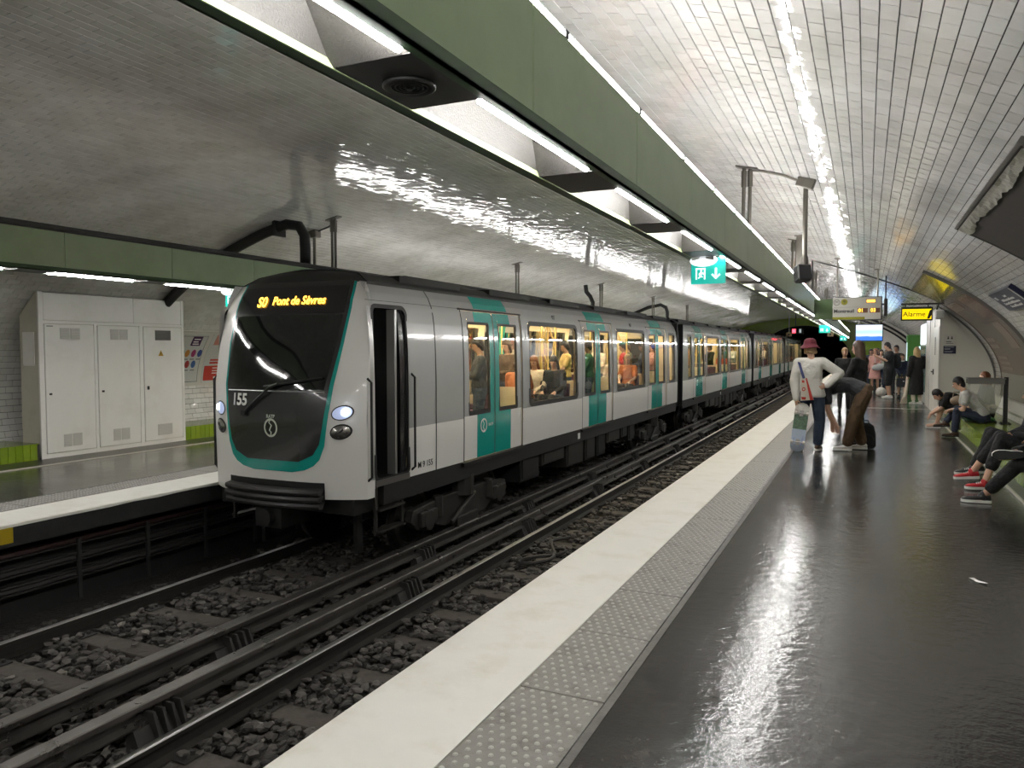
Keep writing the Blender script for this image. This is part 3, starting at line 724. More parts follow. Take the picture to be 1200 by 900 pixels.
# ---- exit signs
M_exit = mat('exit_sign_green', (.0, .26, .20), .35, emit=.55, ecol=(.0, .42, .34)); M_exitw = mat('exit_sign_white', (.8, .9, .9), .4, emit=.9, ecol=(.75, .95, 1))
M_lens = mat('bulkhead_lens', (.9, .92, .95), .3, emit=.8, ecol=(.9, .96, 1.))
def exit_sign(x, y, label, lamp=True, s=1.0):
    t = thing('exit_sign', label, 'sign', (x, y, BZ0), group='emergency exit signs')
    w, h = .155*s, .235*s
    mb = MB(); mb.box(-w, w, -.012, .012, -h, .0); mb.build('sign_plate', M_exit, t, bevel=.004)
    mb = MB(); x0, z0 = -w*.72, -h*.82                       # running figure in a doorway, arrow
    for q in ((0, .012, 0, .10), (.075, .087, 0, .10), (0, .087, .09, .102)): mb.box(x0+q[0], x0+q[1], -.016, -.012, z0+q[2], z0+q[3])
    mb.cyl((x0+.05, -.016, z0+.078), (x0+.05, -.012, z0+.078), .009, n=8)
    for (a, b, c, d) in ((.048, .066, .03, .036), (.03, .052, .058, .05), (.045, .034, .034, .016), (.034, .016, .022, .012), (.046, .036, .06, .018), (.056, .06, .075, .048)):
        mb.tube([(x0+a, -.014, z0+b), (x0+c, -.014, z0+d)], .006, 5)
    xa = w*.45; mb.box(xa-.008, xa+.008, -.016, -.012, z0+.02, z0+.10); mb.tube([(xa-.035, -.014, z0+.042), (xa, -.014, z0+.006), (xa+.035, -.014, z0+.042)], .008, 5)
    mb.build('pictogram', M_exitw, t)
    if lamp:
        l = thing('bulkhead_lamp', 'white half-round emergency lamp on '+label.split(' sign')[0]+' sign', 'lamp', (x-.03, y-.075, BZ0))
        mb = MB(); mb.box(-.1, .1, -.05, .05, -.03, 0); mb.build('lamp_base', mat('lamp_base_white', (.6, .6, .58), .5), l, bevel=.008)
        mb = MB(); mb.ell((0, 0, -.03), (.125, 0, 0), (0, .055, 0), (0, 0, .055), 14, 8); mb.build('lens', M_lens, l, smooth=True)
exit_sign(-1.32, 7.05, 'nearest green running-man exit sign with down arrow under the near beam')
exit_sign(-1.32, 28.4, 'second green exit sign farther along under the near beam', False, 1.15)
exit_sign(-1.32, 52, 'third green exit sign far along under the near beam', False, 1.3)
exit_sign(-8.06, 8.0, 'green exit sign under the far beam left of the train front')
# ------------------------------------------------------------------ the train
M_tw = mat('train_white', (.73, .715, .68), .28, var=.03, vs=2, coat=.4)
M_tg = mat('train_grey', (.40, .40, .39), .27, metal=.1, var=.04, vs=2, coat=.5)
M_teal = mat('train_teal', (.005, .285, .24), .25, coat=.5)
M_tb = mat('train_black', (.012, .012, .013), .22, coat=.3)
M_mask = mat('front_mask_dark', (.022, .023, .023), .24, coat=.6)
M_roof = mat('roof_black', (.02, .02, .02), .45)
M_under = mat('underframe_dark', (.007, .0068, .0065), .6, var=.4, vs=8)
M_under2 = mat('underframe_grey', (.030, .028, .025), .5, var=.4, vs=10, metal=.3)
M_wheel = mat('wheel_steel', (.05, .047, .043), .4, metal=.8)
M_rub = mat('rubber_seal', (.010, .010, .010), .5)
M_silver = mat('brushed_silver', (.45, .45, .44), .3, metal=.8)
M_cream = mat('cream_lining', (.66, .56, .38), .45, var=.05, vs=3)
M_ceil = mat('car_ceiling', (.72, .66, .52), .5)
M_carlight = mat('car_light_strip', (1, 1, 1), .5, emit=LAMP_TRAIN, ecol=(1, .82, .52))
M_seat = mat('seat_fabric', (.07, .035, .06), .8, var=.6, vs=16)
M_seat2 = mat('seat_fabric_orange', (.24, .075, .035), .8, var=.4, vs=16)
M_pole = mat('yellow_grab_pole', (.62, .44, .14), .35)
M_carfloor = mat('car_floor', (.10, .09, .08), .6)
M_glass = glass('window_glass', (.86, .88, .86), .03)
M_wshield = mat('windscreen_glass', (.006, .007, .007), .04, coat=1.)
M_led = mat('amber_led', (.9, .4, .02), .5, emit=5., ecol=(1, .47, .04))
M_ink = mat('dark_ink', (.03, .03, .03), .6); M_inkw = mat('white_ink', (.75, .75, .72), .5); M_inkg = mat('pale_green_ink', (.52, .56, .46), .5)
PROF = [(-.02, 1.185), (.14, 1.195), (.5, 1.2), (1.3, 1.2), (1.7, 1.19), (2.0, 1.165), (2.15, 1.135), (2.28, 1.075), (2.40, .985), (2.50, .80), (2.555, .5), (2.57, 0)]
def hw(z): return float(np.interp(z, [p[0] for p in PROF], [p[1] for p in PROF]))
TX = -5.95                                                    # car centre line
XS = .917                                                  # body half width 1.10 m
def ycz(z): return float(np.interp(z, [0, .9, 1.25, 1.7, 2.15, 2.42, 2.57], [6.44, 6.42, 6.46, 6.58, 6.74, 6.86, 7.0]))
def cvz(z): return float(np.interp(z, [0, 1., 1.6, 2.2, 2.57], [.25, .25, .18, .10, .10]))
def yf(x, z):
    h = max(hw(z), .3); u = min(1.1, abs(x)/h); return ycz(z)+cvz(z)*u**3.2
ZB = [.14, .3, .5, .72, .76, 1.0, 1.25, 1.5, 1.75, 1.95, 2.06, 2.17, 2.28, 2.40]
def grid(mb, ys, zs, xf, mi_f, skip=None, s=1):
    """sheet over ys x zs (ys may hold callables of z); skip(yc,zc) leaves a hole"""
    ny_, nz_ = len(ys), len(zs); vs = []
    for z in zs:
        for y in ys: vs.append((s*xf(z), y(z) if callable(y) else y, z))
    fs = []; ms = []
    for j in range(nz_-1):
        for i in range(ny_-1):
            ya = ys[i](zs[j]) if callable(ys[i]) else ys[i]; yb = ys[i+1](zs[j]) if callable(ys[i+1]) else ys[i+1]
            yc, zc = (ya+yb)/2, (zs[j]+zs[j+1])/2
            if skip and skip(yc, zc): continue
            q = (j*ny_+i, j*ny_+i+1, (j+1)*ny_+i+1, (j+1)*ny_+i); fs.append(q if s > 0 else q[::-1]); ms.append(mi_f(yc, zc))
    o = len(mb.v); mb.v.extend(vs); mb.f.extend([tuple(i+o for i in f) for f in fs]); mb.m.extend(ms)
def patch(mb, y0, y1, z0, z1, off, s=1, mi=0, thick=0.):
    zs = [z0]+[z for z in (.3, .5, 1.0, 1.3, 1.5, 1.75, 1.95, 2.06, 2.17, 2.28) if z0+.01 < z < z1-.01]+[z1]
    grid(mb, [y0, y1], zs, lambda z: hw(z)+off, lambda a, b: mi, None, s)
    if thick:
        for (ya) in (y0, y1):
            vs = [(s*(hw(z)+off), ya, z) for z in zs]+[(s*(hw(z)+off-thick), ya, z) for z in zs]; n = len(zs)
            mb.add(vs, [(i, i+1, n+i+1, n+i) for i in range(n-1)], mi)
        for z in (z0, z1):
            a, b = s*(hw(z)+off), s*(hw(z)+off-thick); mb.quad((a, y0, z), (a, y1, z), (b, y1, z), (b, y0, z), mi)
def ring(mb, y0, y1, z0, z1, w, r, off, s=1, mi=0, k=4):
    o_ = rrect(y0, y1, z0, z1, r, k); i_ = rrect(y0+w, y1-w, z0+w, z1-w, max(.01, r-w*.6), k); n = len(o_)
    vs = [(s*(hw(z)+off), y, z) for y, z in o_]+[(s*(hw(z)+off), y, z) for y, z in i_]+[(s*(hw(z)+off-.03), y, z) for y, z in i_]
    mb.add(vs, [(i, (i+1) % n, n+(i+1) % n, n+i) for i in range(n)]+[(n+i, n+(i+1) % n, 2*n+(i+1) % n, 2*n+i) for i in range(n)], mi)
DOORW, WINZ, DZ = 1.90, (.76, 2.06), (.14, 2.17)
def leaf_mesh(side):
    """one door leaf, local y 0..0.95 measured from the outer jamb to the closing edge"""
    mb = MB(); L_ = .945; wy0, wy1, wz0, wz1 = .17, .80, .80, 2.0
    f = (lambda y: y) if side > 0 else (lambda y: -y)
    def pp(a, b, c, d, off, mi, th_=0.): 
        y0, y1 = sorted((f(a), f(b))); patch(mb, y0, y1, c, d, off, 1, mi, th_)
    O = -.012
    pp(0, wy0, .74, 2.165, O, 0); pp(wy0, wy1, 2.0, 2.165, O, 0); pp(wy1, L_, .74, 2.165, O, 1); pp(wy0, wy1, .74, .80, O, 2)
    pp(.38, wy1, 2.02, 2.165, O+.001, 1)
    pp(0, .40, .145, .74, O, 3); pp(.40, L_, .145, .74, O, 1)
    # black window surround
    y0, y1 = sorted((f(wy0-.02), f(wy1+.01))); ring(mb, y0, y1, wz0-.05, wz1+.02, .035, .03, O+.004, 1, 2, 2)
    y0, y1 = sorted((f(L_-.012), f(L_))); patch(mb, y0, y1, .145, 2.165, O+.002, 1, 2)
    return mb.mesh('door_leaf', [M_tg, M_teal, M_rub, M_tw])
def pane_mesh(y0, y1, z0, z1, off, name='pane'):
    mb = MB(); patch(mb, y0, y1, z0, z1, off); return mb.mesh(name, M_glass)
LEAF = {1: leaf_mesh(1), -1: leaf_mesh(-1)}
LPANE = {1: pane_mesh(.17, .80, .79, 2.0, -.03), -1: pane_mesh(-.80, -.17, .79, 2.0, -.03)}
def seat_mesh(M):
    mb = MB(); mb.box(-.22, .22, -.22, .22, .38, .47); mb.prism([(-.22, .42), (-.15, .47), (-.21, .88), (-.27, .88)], 'x', -.21, .21); mb.box(-.18, .18, -.15, .15, 0, .38)
    return mb.mesh('seat', M, bevel=.015)
SEAT = [seat_mesh(M_seat), seat_mesh(M_seat2)]
def bogie(parent, y):
    mb = MB(); z = RZ
    for s in (-1, 1):
        mb.prism([(-1.35, z+.42), (-1.2, z+.30), (-.8, z+.30), (-.55, z+.22), (.55, z+.22), (.8, z+.30), (1.2, z+.30), (1.35, z+.42), (1.3, z+.56), (.6, z+.62), (-.6, z+.62), (-1.3, z+.56)], 'x', s*.99-.06, s*.99+.06)
        for dy in (-1.0, 1.0):
            mb.cyl((s*.98, dy, z+.40), (s*1.12, dy, z+.40), .15, .13, 12); mb.box(s*1.02-.09, s*1.02+.09, dy-.2, dy+.2, z+.33, z+.52)
            mb.cyl((s*1.05, dy*.72, z+.38), (s*1.05, dy*.72, z+.66), .075, n=8)
        mb.cyl((s*1.0, 0, z+.55), (s*1.0, 0, z+.85), .19, n=12); mb.cyl((s*1.1, -.45, z+.25), (s*1.1, .2, z+.55), .04, n=6)
        mb.box(s*1.08-.05, s*1.08+.05, -.32, .28, z+.10, z+.30)
    mb.box(-.95, .95, -.3, .3, z+.35, z+.6)
    b = mb.build('bogie', M_under2, parent, loc=(0, y, 0), bevel=.01)
    mw = MB()
    for s in (-1, 1): mw.lathe([(.30, -.065), (.43, -.06), (.43, -.03), (.40, -.025), (.40, .06), (.33, .065), (.31, .03), (.14, .02), (.13, .07), (.01, .07)], (s*.755, 0, z+.40), 20, R=Matrix.Rotation(s*PI/2, 3, 'Y'))
    mw.cyl((-.75, 0, z+.40), (.75, 0, z+.40), .07, n=8)
    wm = mw.mesh('wheelset', M_wheel, smooth=False)
    for dy in (-1., 1.): link('wheelset', wm, b, (0, dy, 0))
def make_car(ya, yb, cab, label, doors, wins, ends, detail=True):
    t = thing('train_car', label, 'train', (TX, 0, 0), group='cars of the metro train'); t.scale = (XS, 1, 1)
    S0 = (lambda z: yf(hw(z), z)) if cab else ya
    cabd = (6.82, 7.50) if cab else None
    def hole(y, z):
        for (a, b) in doors:
            if a < y < b and DZ[0] <= z < DZ[1]: return True
        for (a, b) in wins+ends:
            if a < y < b and WINZ[0] < z < WINZ[1]: return True
        if cab and cabd[0] < y < cabd[1] and .2 < z < 2.13: return True
        return False
    ys = sorted(set([a for p in doors+wins+ends for a in p]+[yb]+(list(cabd)+[8.12] if cab else [])))
    ys = [S0]+[y for y in ys if cab or y > ya+.01]
    zs = sorted(set(ZB+([.2, 2.13] if cab else [])))
    for s in (1, -1):
        mb = MB(); grid(mb, ys, zs, hw, lambda y, z: 1 if (z < .72 or (cab and y < 6.9)) else 0, hole, s); mb.build('side_wall', [M_tg, M_tw], t)
        mb = MB(); ys2 = [7.6 if cab else ya+.05]+[y for y in ys[1:] if y > (7.7 if cab else ya+.1)]
        grid(mb, ys2, [z for z in zs if z < 2.25], lambda z: hw(z)-.09, lambda y, z: 0, hole, -s); 
        for q in range(len(mb.v)): mb.v[q] = (-mb.v[q][0], mb.v[q][1], mb.v[q][2])
        mb.build('inner_lining', M_cream, t)
        # windows
        for (a, b) in wins+ends:
            mb = MB(); ring(mb, a-.035, b+.035, WINZ[0]-.035, WINZ[1]+.035, .07, .12 if b-a > 1 else .09, .005, s); w = mb.build('window_frame', M_rub, t)
            mb = MB(); patch(mb, a, b, WINZ[0], WINZ[1], -.012, s); mb.build('pane', M_glass, w)
            if b-a > 1 and s > 0 and detail:
                mb = MB(); yc = (a+b)/2+.05
                for k in range(4): mb.box(hw(2.18)-.02, hw(2.18)+.012, yc-.05, yc-.008, 2.135+k*.025, 2.15+k*.025); mb.box(hw(2.18)-.02, hw(2.18)+.012, yc+.008, yc+.05, 2.135+k*.025, 2.15+k*.025)
                mb.build('vent_grille', M_rub, t)
        # doors
        for (a, b) in doors:
            for sd, y in ((1, a), (-1, b)):
                l = link('door_leaf', LEAF[sd], t, (0, y+sd*.003, 0)); p = link('pane', LPANE[sd], l)
                if s < 0: l.scale = (-1, 1, 1)
            mb = MB(); patch(mb, a-.012, a+.012, .14, 2.2, .003, s); patch(mb, b-.012, b+.012, .14, 2.2, .003, s); patch(mb, a-.05, b+.05, 2.17, 2.195, .012, s, 0, .02); mb.build('door_seal', M_rub, t)
            mb = MB(); c = (a+b)/2; patch(mb, c-.53, c+.53, 2.205, 2.385, .004, s, 0); mb.build('header_band', M_teal, t)
            mb = MB(); mb.box(min(s*1.15, s*1.23), max(s*1.15, s*1.23), a-.05, b+.05, .08, .125); mb.build('door_sill', M_under, t)
    # roof
    mb = MB(); pr = [(-.998, 2.36), (-.99, 2.40), (-.8, 2.505), (-.5, 2.56), (0, 2.575), (.5, 2.56), (.8, 2.505), (.99, 2.40), (.998, 2.36)]
    n = len(pr); ysr = [lambda z, x=0: 0]; vs = []
    yl = [None, ya+.6 if cab else ya+.2, yb]
    if cab:
        for (x, z) in pr: vs.append((x*1.01, yf(x, min(z, 2.57))-.005, z+.004))
    else:
        for (x, z) in pr: vs.append((x*1.01, ya, z+.004))
    for (x, z) in pr: vs.append((x*1.01, yb, z+.004))
    mb.add(vs, [(i, i+1, n+i+1, n+i) for i in range(n-1)])
    y = (ya+1.3) if cab else ya+.5
    while y < yb-1.2:
        for sx in (-1, 1): mb.box(sx*.78-.13, sx*.78+.13, y, y+1.5, 2.44, 2.535)
        y += 2.4
    mb.box(-.5, .5, (ya+2) if cab else ya+1, yb-1, 2.55, 2.61)
    mb.build('roof', M_roof, t)
    # floor, ceiling, lights
    y0i = 7.62 if cab else ya+.06
    mb = MB(); mb.box(-1.1, 1.1, y0i, yb-.05, .08, .13); mb.build('car_floor', M_carfloor, t)
    mb = MB(); mb.box(-1.02, 1.02, y0i, yb-.05, 2.2, 2.23); mb.build('car_ceiling', M_ceil, t)
    for sx in (-.62, .62):
        mb = MB(); mb.box(sx-.07, sx+.07, y0i+.2, yb-.25, 2.185, 2.199); mb.build('light_strip', M_carlight, t)
    mb = MB(); mb.box(-1.08, 1.08, y0i-.02, y0i, .13, 2.2); mb.box(-1.08, -.45, yb-.07, yb-.05, .13, 2.2); mb.box(.45, 1.08, yb-.07, yb-.05, .13, 2.2); mb.box(-.45, .45, yb-.07, yb-.05, 1.95, 2.2)
    mb.build('bulkhead', M_cream, t)
    # seats facing each other beside the large windows, and grab poles by the doors
    if detail:
        k = 0
        for (a, b) in wins:
            for s in (-1, 1):
                for row in (0, 1):
                    for q in (0, 1):
                        y, r = (a+.34, 0) if row == 0 else (b-.34, PI)
                        o = link('seat', SEAT[1 if k % 5 == 3 else 0], t, (s*(.86-.45*q), y, .13), r); k += 1
        for (a, b) in doors:
            c = (a+b)/2
            mb = MB(); mb.cyl((0, c, .13), (0, c, 2.2), .018, n=8)
            mb.tube([(.0, c, 1.35), (.10, c+.03, 1.55), (.12, c+.05, 1.8), (.02, c+.02, 2.1)], .016, 8); mb.tube([(.0, c, 1.35), (-.10, c-.03, 1.55), (-.12, c-.05, 1.8), (-.02, c-.02, 2.1)], .016, 8); mb.build('grab_pole', M_pole, t)
            for s in (-1, 1):
                for y in (a-.06, b+.06):
                    mb = MB(); mb.cyl((s*.62, y, .13), (s*.62, y, 2.2), .018, n=8); mb.build('grab_pole', M_pole, t)
                    mb = MB(); mb.box(min(s*.64, s*1.08), max(s*.64, s*1.08), y-.015, y+.015, .13, 1.05); mb.build('seat_screen', M_cream, t)
    else:
        for (a, b) in wins:
            for s in (-1, 1): link('seat', SEAT[0], t, (s*.6, a+.34, .13)); link('seat', SEAT[1], t, (s*.6, b-.34, .13), PI)
    mb = MB(); mb.box(-1.19, 1.19, yb-.04, yb, -.02, 2.38)
    if not cab: mb.box(-1.19, 1.19, ya, ya+.04, -.02, 2.38)
    mb.build('end_wall', M_rub, t)
    # underframe, equipment, bogies
    y0u = 7.0 if cab else ya+.1
    mb = MB()
    for s in (-1, 1): mb.prism([(-.12, 0), (.10, 0), (.14, .0), (.14, .045), (.06, .07), (-.12, .05)], 'y', y0u, yb-.1) if False else mb.box(min(s*1.1, s*1.18), max(s*1.1, s*1.18), y0u, yb-.1, -.10, .135)
    mb.box(-1.1, 1.1, y0u, yb-.1, -.02, .08); mb.build('sole_bar', M_under, t)
    c = (ya+yb)/2 if not cab else 14.2
    bogie(t, c-5.1); bogie(t, c+5.1)
    rr = random.Random(int(ya*10)); y = c-3.3
    while y < c+3.2:
        l = rr.uniform(.45, 1.1); h = rr.uniform(.25, .5); mb = MB()
        for s in (-1, 1):
            mb.box(min(s*.5, s*1.08), max(s*.5, s*1.08), y, y+l, -.08-h, -.06); mb.box(min(s*1.08, s*1.10), max(s*1.08, s*1.10), y+.05, y+l-.05, -.04-h, -.12)
        mb.build('equipment_box', M_under if rr.random() < .6 else M_under2, t, bevel=.012); y += l+.12
    mb = MB(); mb.box(1.181, 1.186, c-.9, c-.78, -.04, .07); mb.build('data_plate', M_inkw, t)
    return t
P_ = 15.45
def std(c0):
    """door and window layout of an intermediate car whose centre is c0"""
    d = [(c0+o-DOORW/2, c0+o+DOORW/2) for o in (-4.85, 0, 4.85)]; w = [(c0+o-1.16, c0+o+1.16) for o in (-2.425, 2.425)]; e = [(c0-6.62, c0-6.08), (c0+6.08, c0+6.62)]
    return d, w, e
d1 = [(8.84, 10.74), (13.50, 15.40), (18.25, 20.15)]; w1 = [(11.02, 13.24), (15.70, 17.98)]; e1 = [(20.45, 21.15)]
CAR1 = make_car(6.42, 21.45, True, 'leading metro car with black front mask and lit headlights', d1, w1, e1)
cars = [CAR1]
labs = ['second metro car from the front, with blue reflection in its windows', 'third metro car from the front, left of the red hat', 'fourth metro car from the front, far along the platform', 'last metro car of the train, mostly hidden']
for k in range(3):
    ya = 22.15+P_*k; c = ya+7.35; d, w, e = std(c); cars.append(make_car(ya, ya+14.7, False, labs[k], d, w, e, k < 1))
# bellows between cars
for k in range(3):
    ya = 21.40 if k == 0 else 22.15+P_*(k-1)+14.65; yb = 22.20+P_*k; mb = MB(); n = 6
    for i in range(n):
        y0 = ya+(yb-ya)*i/n; y1 = ya+(yb-ya)*(i+1)/n; ym = (y0+y1)/2
        pts0 = rrect(-1.02, 1.02, -.05, 2.34, .25, 3); pts1 = rrect(-1.07, 1.07, -.08, 2.40, .25, 3); m_ = len(pts0)
        vs = [(a, y0, b) for a, b in pts0]+[(a, ym, b) for a, b in pts1]+[(a, y1, b) for a, b in pts0]
        mb.add(vs, [(j+r*m_, (j+1) % m_+r*m_, (j+1) % m_+(r+1)*m_, j+(r+1)*m_) for r in (0, 1) for j in range(m_)])
    mb.build('bellows', M_rub, cars[k])
# ---- cab front of the leading car
t = CAR1
def xy(x, z, off=0.): return (x, yf(x, z)-off, z)
def nose_patch(name, M, zs, wf, off, parent=t, nx=20, w0=None, smooth=True):
    mb = MB(); vs = []
    for z in zs:
        a, b = (-wf(z), wf(z)) if w0 is None else w0(z)
        for i in range(nx+1): x = a+(b-a)*i/nx; vs.append(xy(x, z, off))
    mb.add(vs, [(j*(nx+1)+i, j*(nx+1)+i+1, (j+1)*(nx+1)+i+1, (j+1)*(nx+1)+i) for j in range(len(zs)-1) for i in range(nx)])
    return mb.build(name, M, parent, smooth=smooth)
# white shell; lower edge dips at the corners
nose_patch('nose_shell', M_tw, [.02, .14, .3, .5, .72, .9, 1.1, 1.3, 1.5, 1.7, 1.9, 2.06, 2.17, 2.28, 2.40], hw, 0, nx=28)
mb = MB()
for s in (-1, 1): grid(mb, [lambda z: yf(hw(z), z), 6.82], [.02, .08, .14], hw, lambda a, b: 0, None, s)
mb.build('nose_skirt', M_tw, t)
def mask_w(z, g=0.):
    w = float(np.interp(z, [.42, .50, .62, .80, 1.25, 1.72, 2.10, 2.30, 2.42], [.40, .60, .685, .725, .80, .865, .885, .87, .845]))
    return w+g
ZM = [.42, .45, .5, .56, .62, .7, .8, .95, 1.1, 1.25, 1.4, 1.55, 1.72, 1.9, 2.1, 2.2, 2.3, 2.42]
def bow(f, amount):                                    # lower edge bows down to the middle
    return f
tz_ = [.30, .33, .38, .45, .52, .6, .7, .8, .95, 1.1, 1.25, 1.4, 1.55, 1.72, 1.9, 2.1, 2.2, 2.3, 2.41]
nose_patch('mask_border', M_teal, tz_, lambda z: float(np.interp(z, [.30, .33, .38, .45, .6, .8, 1.25, 1.72, 2.1, 2.3, 2.41], [.30, .48, .60, .68, .745, .775, .845, .90, .915, .90, .88])), .006)
nose_patch('front_mask', M_mask, ZM, mask_w, .012)
nose_patch('windscreen', M_wshield, [1.21, 1.3, 1.45, 1.6, 1.75, 1.9, 2.03], lambda z: mask_w(z, -.055), .018)
nose_patch('display_glass', M_tb, [2.05, 2.15, 2.25, 2.36], lambda z: mask_w(z, -.05), .017)
nose_patch('roof_cap', M_roof, [2.40, 2.46, 2.50, 2.54, 2.565], lambda z: max(.3, hw(z)), -.005)
mb = MB(); mb.tube([xy(-.75, 1.185, .02), xy(-.4, 1.185, .02), xy(0, 1.185, .02), xy(.4, 1.185, .02), xy(.75, 1.185, .02)], .006, 5); mb.build('mask_joint', M_silver, t)
def wrap_text(txt, size, M, xc, zc, off, name, bold=0.):
    me = text_mesh(txt, size, M, name, bold=bold)
    for v in me.vertices:
        x, z = xc+v.co.x, zc+v.co.y; v.co = Vector((x, yf(x, z)-off-v.co.z, z))
    return link(name, me, t)
wrap_text('S0', .165, M_led, -.43, 2.185, .03, 'led_route', .003); wrap_text('Pont de Sèvres', .135, M_led, .15, 2.195, .03, 'led_destination', .002)
wrap_text('155', .185, M_inkw, -.53, 1.075, .018, 'fleet_number', .006); wrap_text('RATP', .055, M_inkg, 0.0, .905, .018, 'operator_lettering', .001)
def ring_logo(parent, M, f, r, name='logo_ring'):
    """ring with a face-like river line, drawn on the surface f(u,v)"""
    mb = MB(); n = 24
    def P(a, rr): return f(rr*math.cos(a), rr*math.sin(a))
    vs = [P(2*PI*i/n, r) for i in range(n)]+[P(2*PI*i/n, r*.78) for i in range(n)]; mb.add(vs, [(i, (i+1) % n, n+(i+1) % n, n+i) for i in range(n)])
    pts = [(.05, .95), (-.25, .55), (.12, .25), (-.05, -.05), (-.18, -.3), (.05, -.45), (.0, -.9)]
    for i in range(len(pts)-1):
        (a, b), (c, d) = pts[i], pts[i+1]; w = .09; mb.add([f((a-w)*r, b*r), (f((a+w)*r, b*r)), f((c+w)*r, d*r), f((c-w)*r, d*r)], [(0, 1, 2, 3)])
    return mb.build(name, M, parent)
ring_logo(t, M_inkg, lambda u, v: xy(0+u, .78+v, .018), .105)
# wiper
mb = MB(); mb.tube([xy(-.42, .93, .035), xy(-.2, 1.09, .05), xy(.0, 1.23, .06), xy(.12, 1.27, .06)], .016, 6); mb.tube([xy(-.1, 1.235, .05), xy(.3, 1.285, .05), xy(.72, 1.34, .045)], .012, 6); mb.cyl(xy(-.42, .93, .0), xy(-.42, .93, .05), .035, n=10); mb.build('wiper', M_rub, t)
# lamps
def oval(name, M, xc, zc, a, b, off, s, parent, h=.0):
    mb = MB(); n = 20; vs = [xy(xc, zc, off+h)]
    for k in (.6, 1.0):
        for i in range(n):
            p = 2*PI*i/n; vs.append(xy(xc+s*(a*k*math.cos(p)), zc+b*k*math.sin(p)+a*k*math.cos(p)*.12, off+h*(1-k*k)))
    fs = [(0, 1+i, 1+(i+1) % n) for i in range(n)]+[(1+i, 1+n+i, 1+n+(i+1) % n, 1+(i+1) % n) for i in range(n)]
    mb.add(vs, fs); return mb.build(name, M, parent, smooth=True)
M_hl = mat('headlight_lens', (.50, .56, .72), .1, emit=.30, ecol=(.55, .65, 1)); M_hb = mat('headlight_bulb', (1, 1, 1), .2, emit=14., ecol=(.9, .95, 1)); M_refl = mat('lamp_reflector', (.32, .31, .29), .22, metal=.9)
for s in (-1, 1):
    h = oval('headlight', M_rub, s*.955, .965, .125, .082, .008, s, t); oval('lens', M_hl, s*.955, .965, .11, .07, .012, s, h, .02); oval('bulb', M_hb, s*1.0, .975, .038, .036, .036, s, h, .01)
    h = oval('marker_lamp', M_rub, s*.94, .76, .125, .085, .008, s, t); oval('reflector', M_refl, s*.94, .76, .105, .068, .012, s, h, .02)
    mb = MB(); mb.tube([xy(s*.90, .72, .03), xy(s*.98, .79, .03)], .012, 6); mb.build('bar', M_rub, h)
# bumper in its black pocket
mb = MB(); vs = []
nose_patch('bumper_pocket', M_rub, [-.02, .06, .12, .17, .2], lambda z: .74-.03*max(0, (z-.15))*20*.05, .010)
for k, (z0, z1, pz) in enumerate(((.075, .125, .10), (.0, .055, .11), (-.075, -.02, .09))):
    mb = MB(); n = 14; vs = []
    for i in range(n+1):
        x = -.73+1.46*i/n; y = yf(x, .1)-pz-.05*(1-(x/.73)**2)
        vs += [(x, y+.05, z0-.01), (x, y, z0), (x, y-.012, (z0+z1)/2), (x, y, z1), (x, y+.09, z1+.012)]
    mb.add(vs, [(5*i+j, 5*i+j+1, 5*i+6+j, 5*i+5+j) for i in range(n) for j in range(4)]+[(0, 1, 2, 3, 4), (5*n+4, 5*n+3, 5*n+2, 5*n+1, 5*n)]); mb.build('bumper_rib', mat('bumper_rubber', (.028, .027, .026), .35), t, smooth=False)
mb = MB(); mb.box(-1.05, 1.05, 6.62, 7.1, -.16, .05); mb.box(-.2, .2, 6.35, 6.8, -.32, -.1); mb.cyl((0, 6.28, -.2), (0, 6.6, -.2), .1, n=12); mb.build('coupler', M_under, t)
# plough and hanging gear ahead of the first bogie
mb = MB()
for s in (-1, 1): mb.box(s*.75-.03, s*.75+.03, 7.0, 7.1, -.70, -.1)
mb.build('guard_iron', M_under, t)
# cab doorway: silver frame, dark cab, grab rails, steps
for s in (1, -1):
    mb = MB(); ring(mb, 6.80, 7.52, .17, 2.15, .045, .10, .008, s); mb.build('cab_door_frame', M_rub, t)
    mb = MB(); patch(mb, 6.735, 6.80, .22, 2.12, .004, s); mb.build('door_pillar', M_silver, t)
    mb = MB(); mb.box(min(s*1.02, s*1.14), max(s*1.02, s*1.14), 7.29, 7.33, .2, 2.1); mb.build('sliding_door_edge', M_silver, t)
    mb = MB(); patch(mb, 7.36, 7.48, .2, 2.12, -.03, s); mb.build('cab_door', M_tb, t)
    for y, zt in ((6.70, 1.33), (7.565, 1.36)):
        mb = MB(); mb.tube([(s*1.19, y, .22), (s*1.245, y, .26), (s*1.245, y, zt-.04), (s*1.19, y, zt)], .016, 6); mb.build('grab_rail', M_rub, t)
    mb = MB(); mb.box(min(s*1.12, s*1.21), max(s*1.12, s*1.21), 6.82, 7.50, .13, .2); mb.build('cab_sill', mat('worn_sill', (.16, .15, .14), .4, metal=.6), t)
    mb = MB()
    for y in (6.90, 7.42): mb.box(min(s*1.12, s*1.15), max(s*1.12, s*1.15), y-.02, y+.02, -.42, .1)
    for z in (-.16, -.40): mb.box(min(s*1.08, s*1.20), max(s*1.08, s*1.20), 6.90, 7.42, z, z+.025)
    mb.build('step_ladder', M_under2, t)
mb = MB(); mb.box(-1.1, 1.1, 6.75, 7.6, .15, .18); mb.box(-1.0, 1.0, 7.58, 7.6, .18, 2.2); mb.box(-1., 1., 6.95, 7.6, 2.18, 2.2); mb.build('cab_lining', mat('cab_dark', (.02, .021, .022), .6), t)
mb = MB(); mb.prism([(6.75, .2), (7.0, .2), (6.95, .95), (6.8, 1.05), (6.75, 1.05)], 'x', -.9, .9); mb.build('cab_desk', mat('cab_desk_grey', (.06, .065, .07), .5), t)
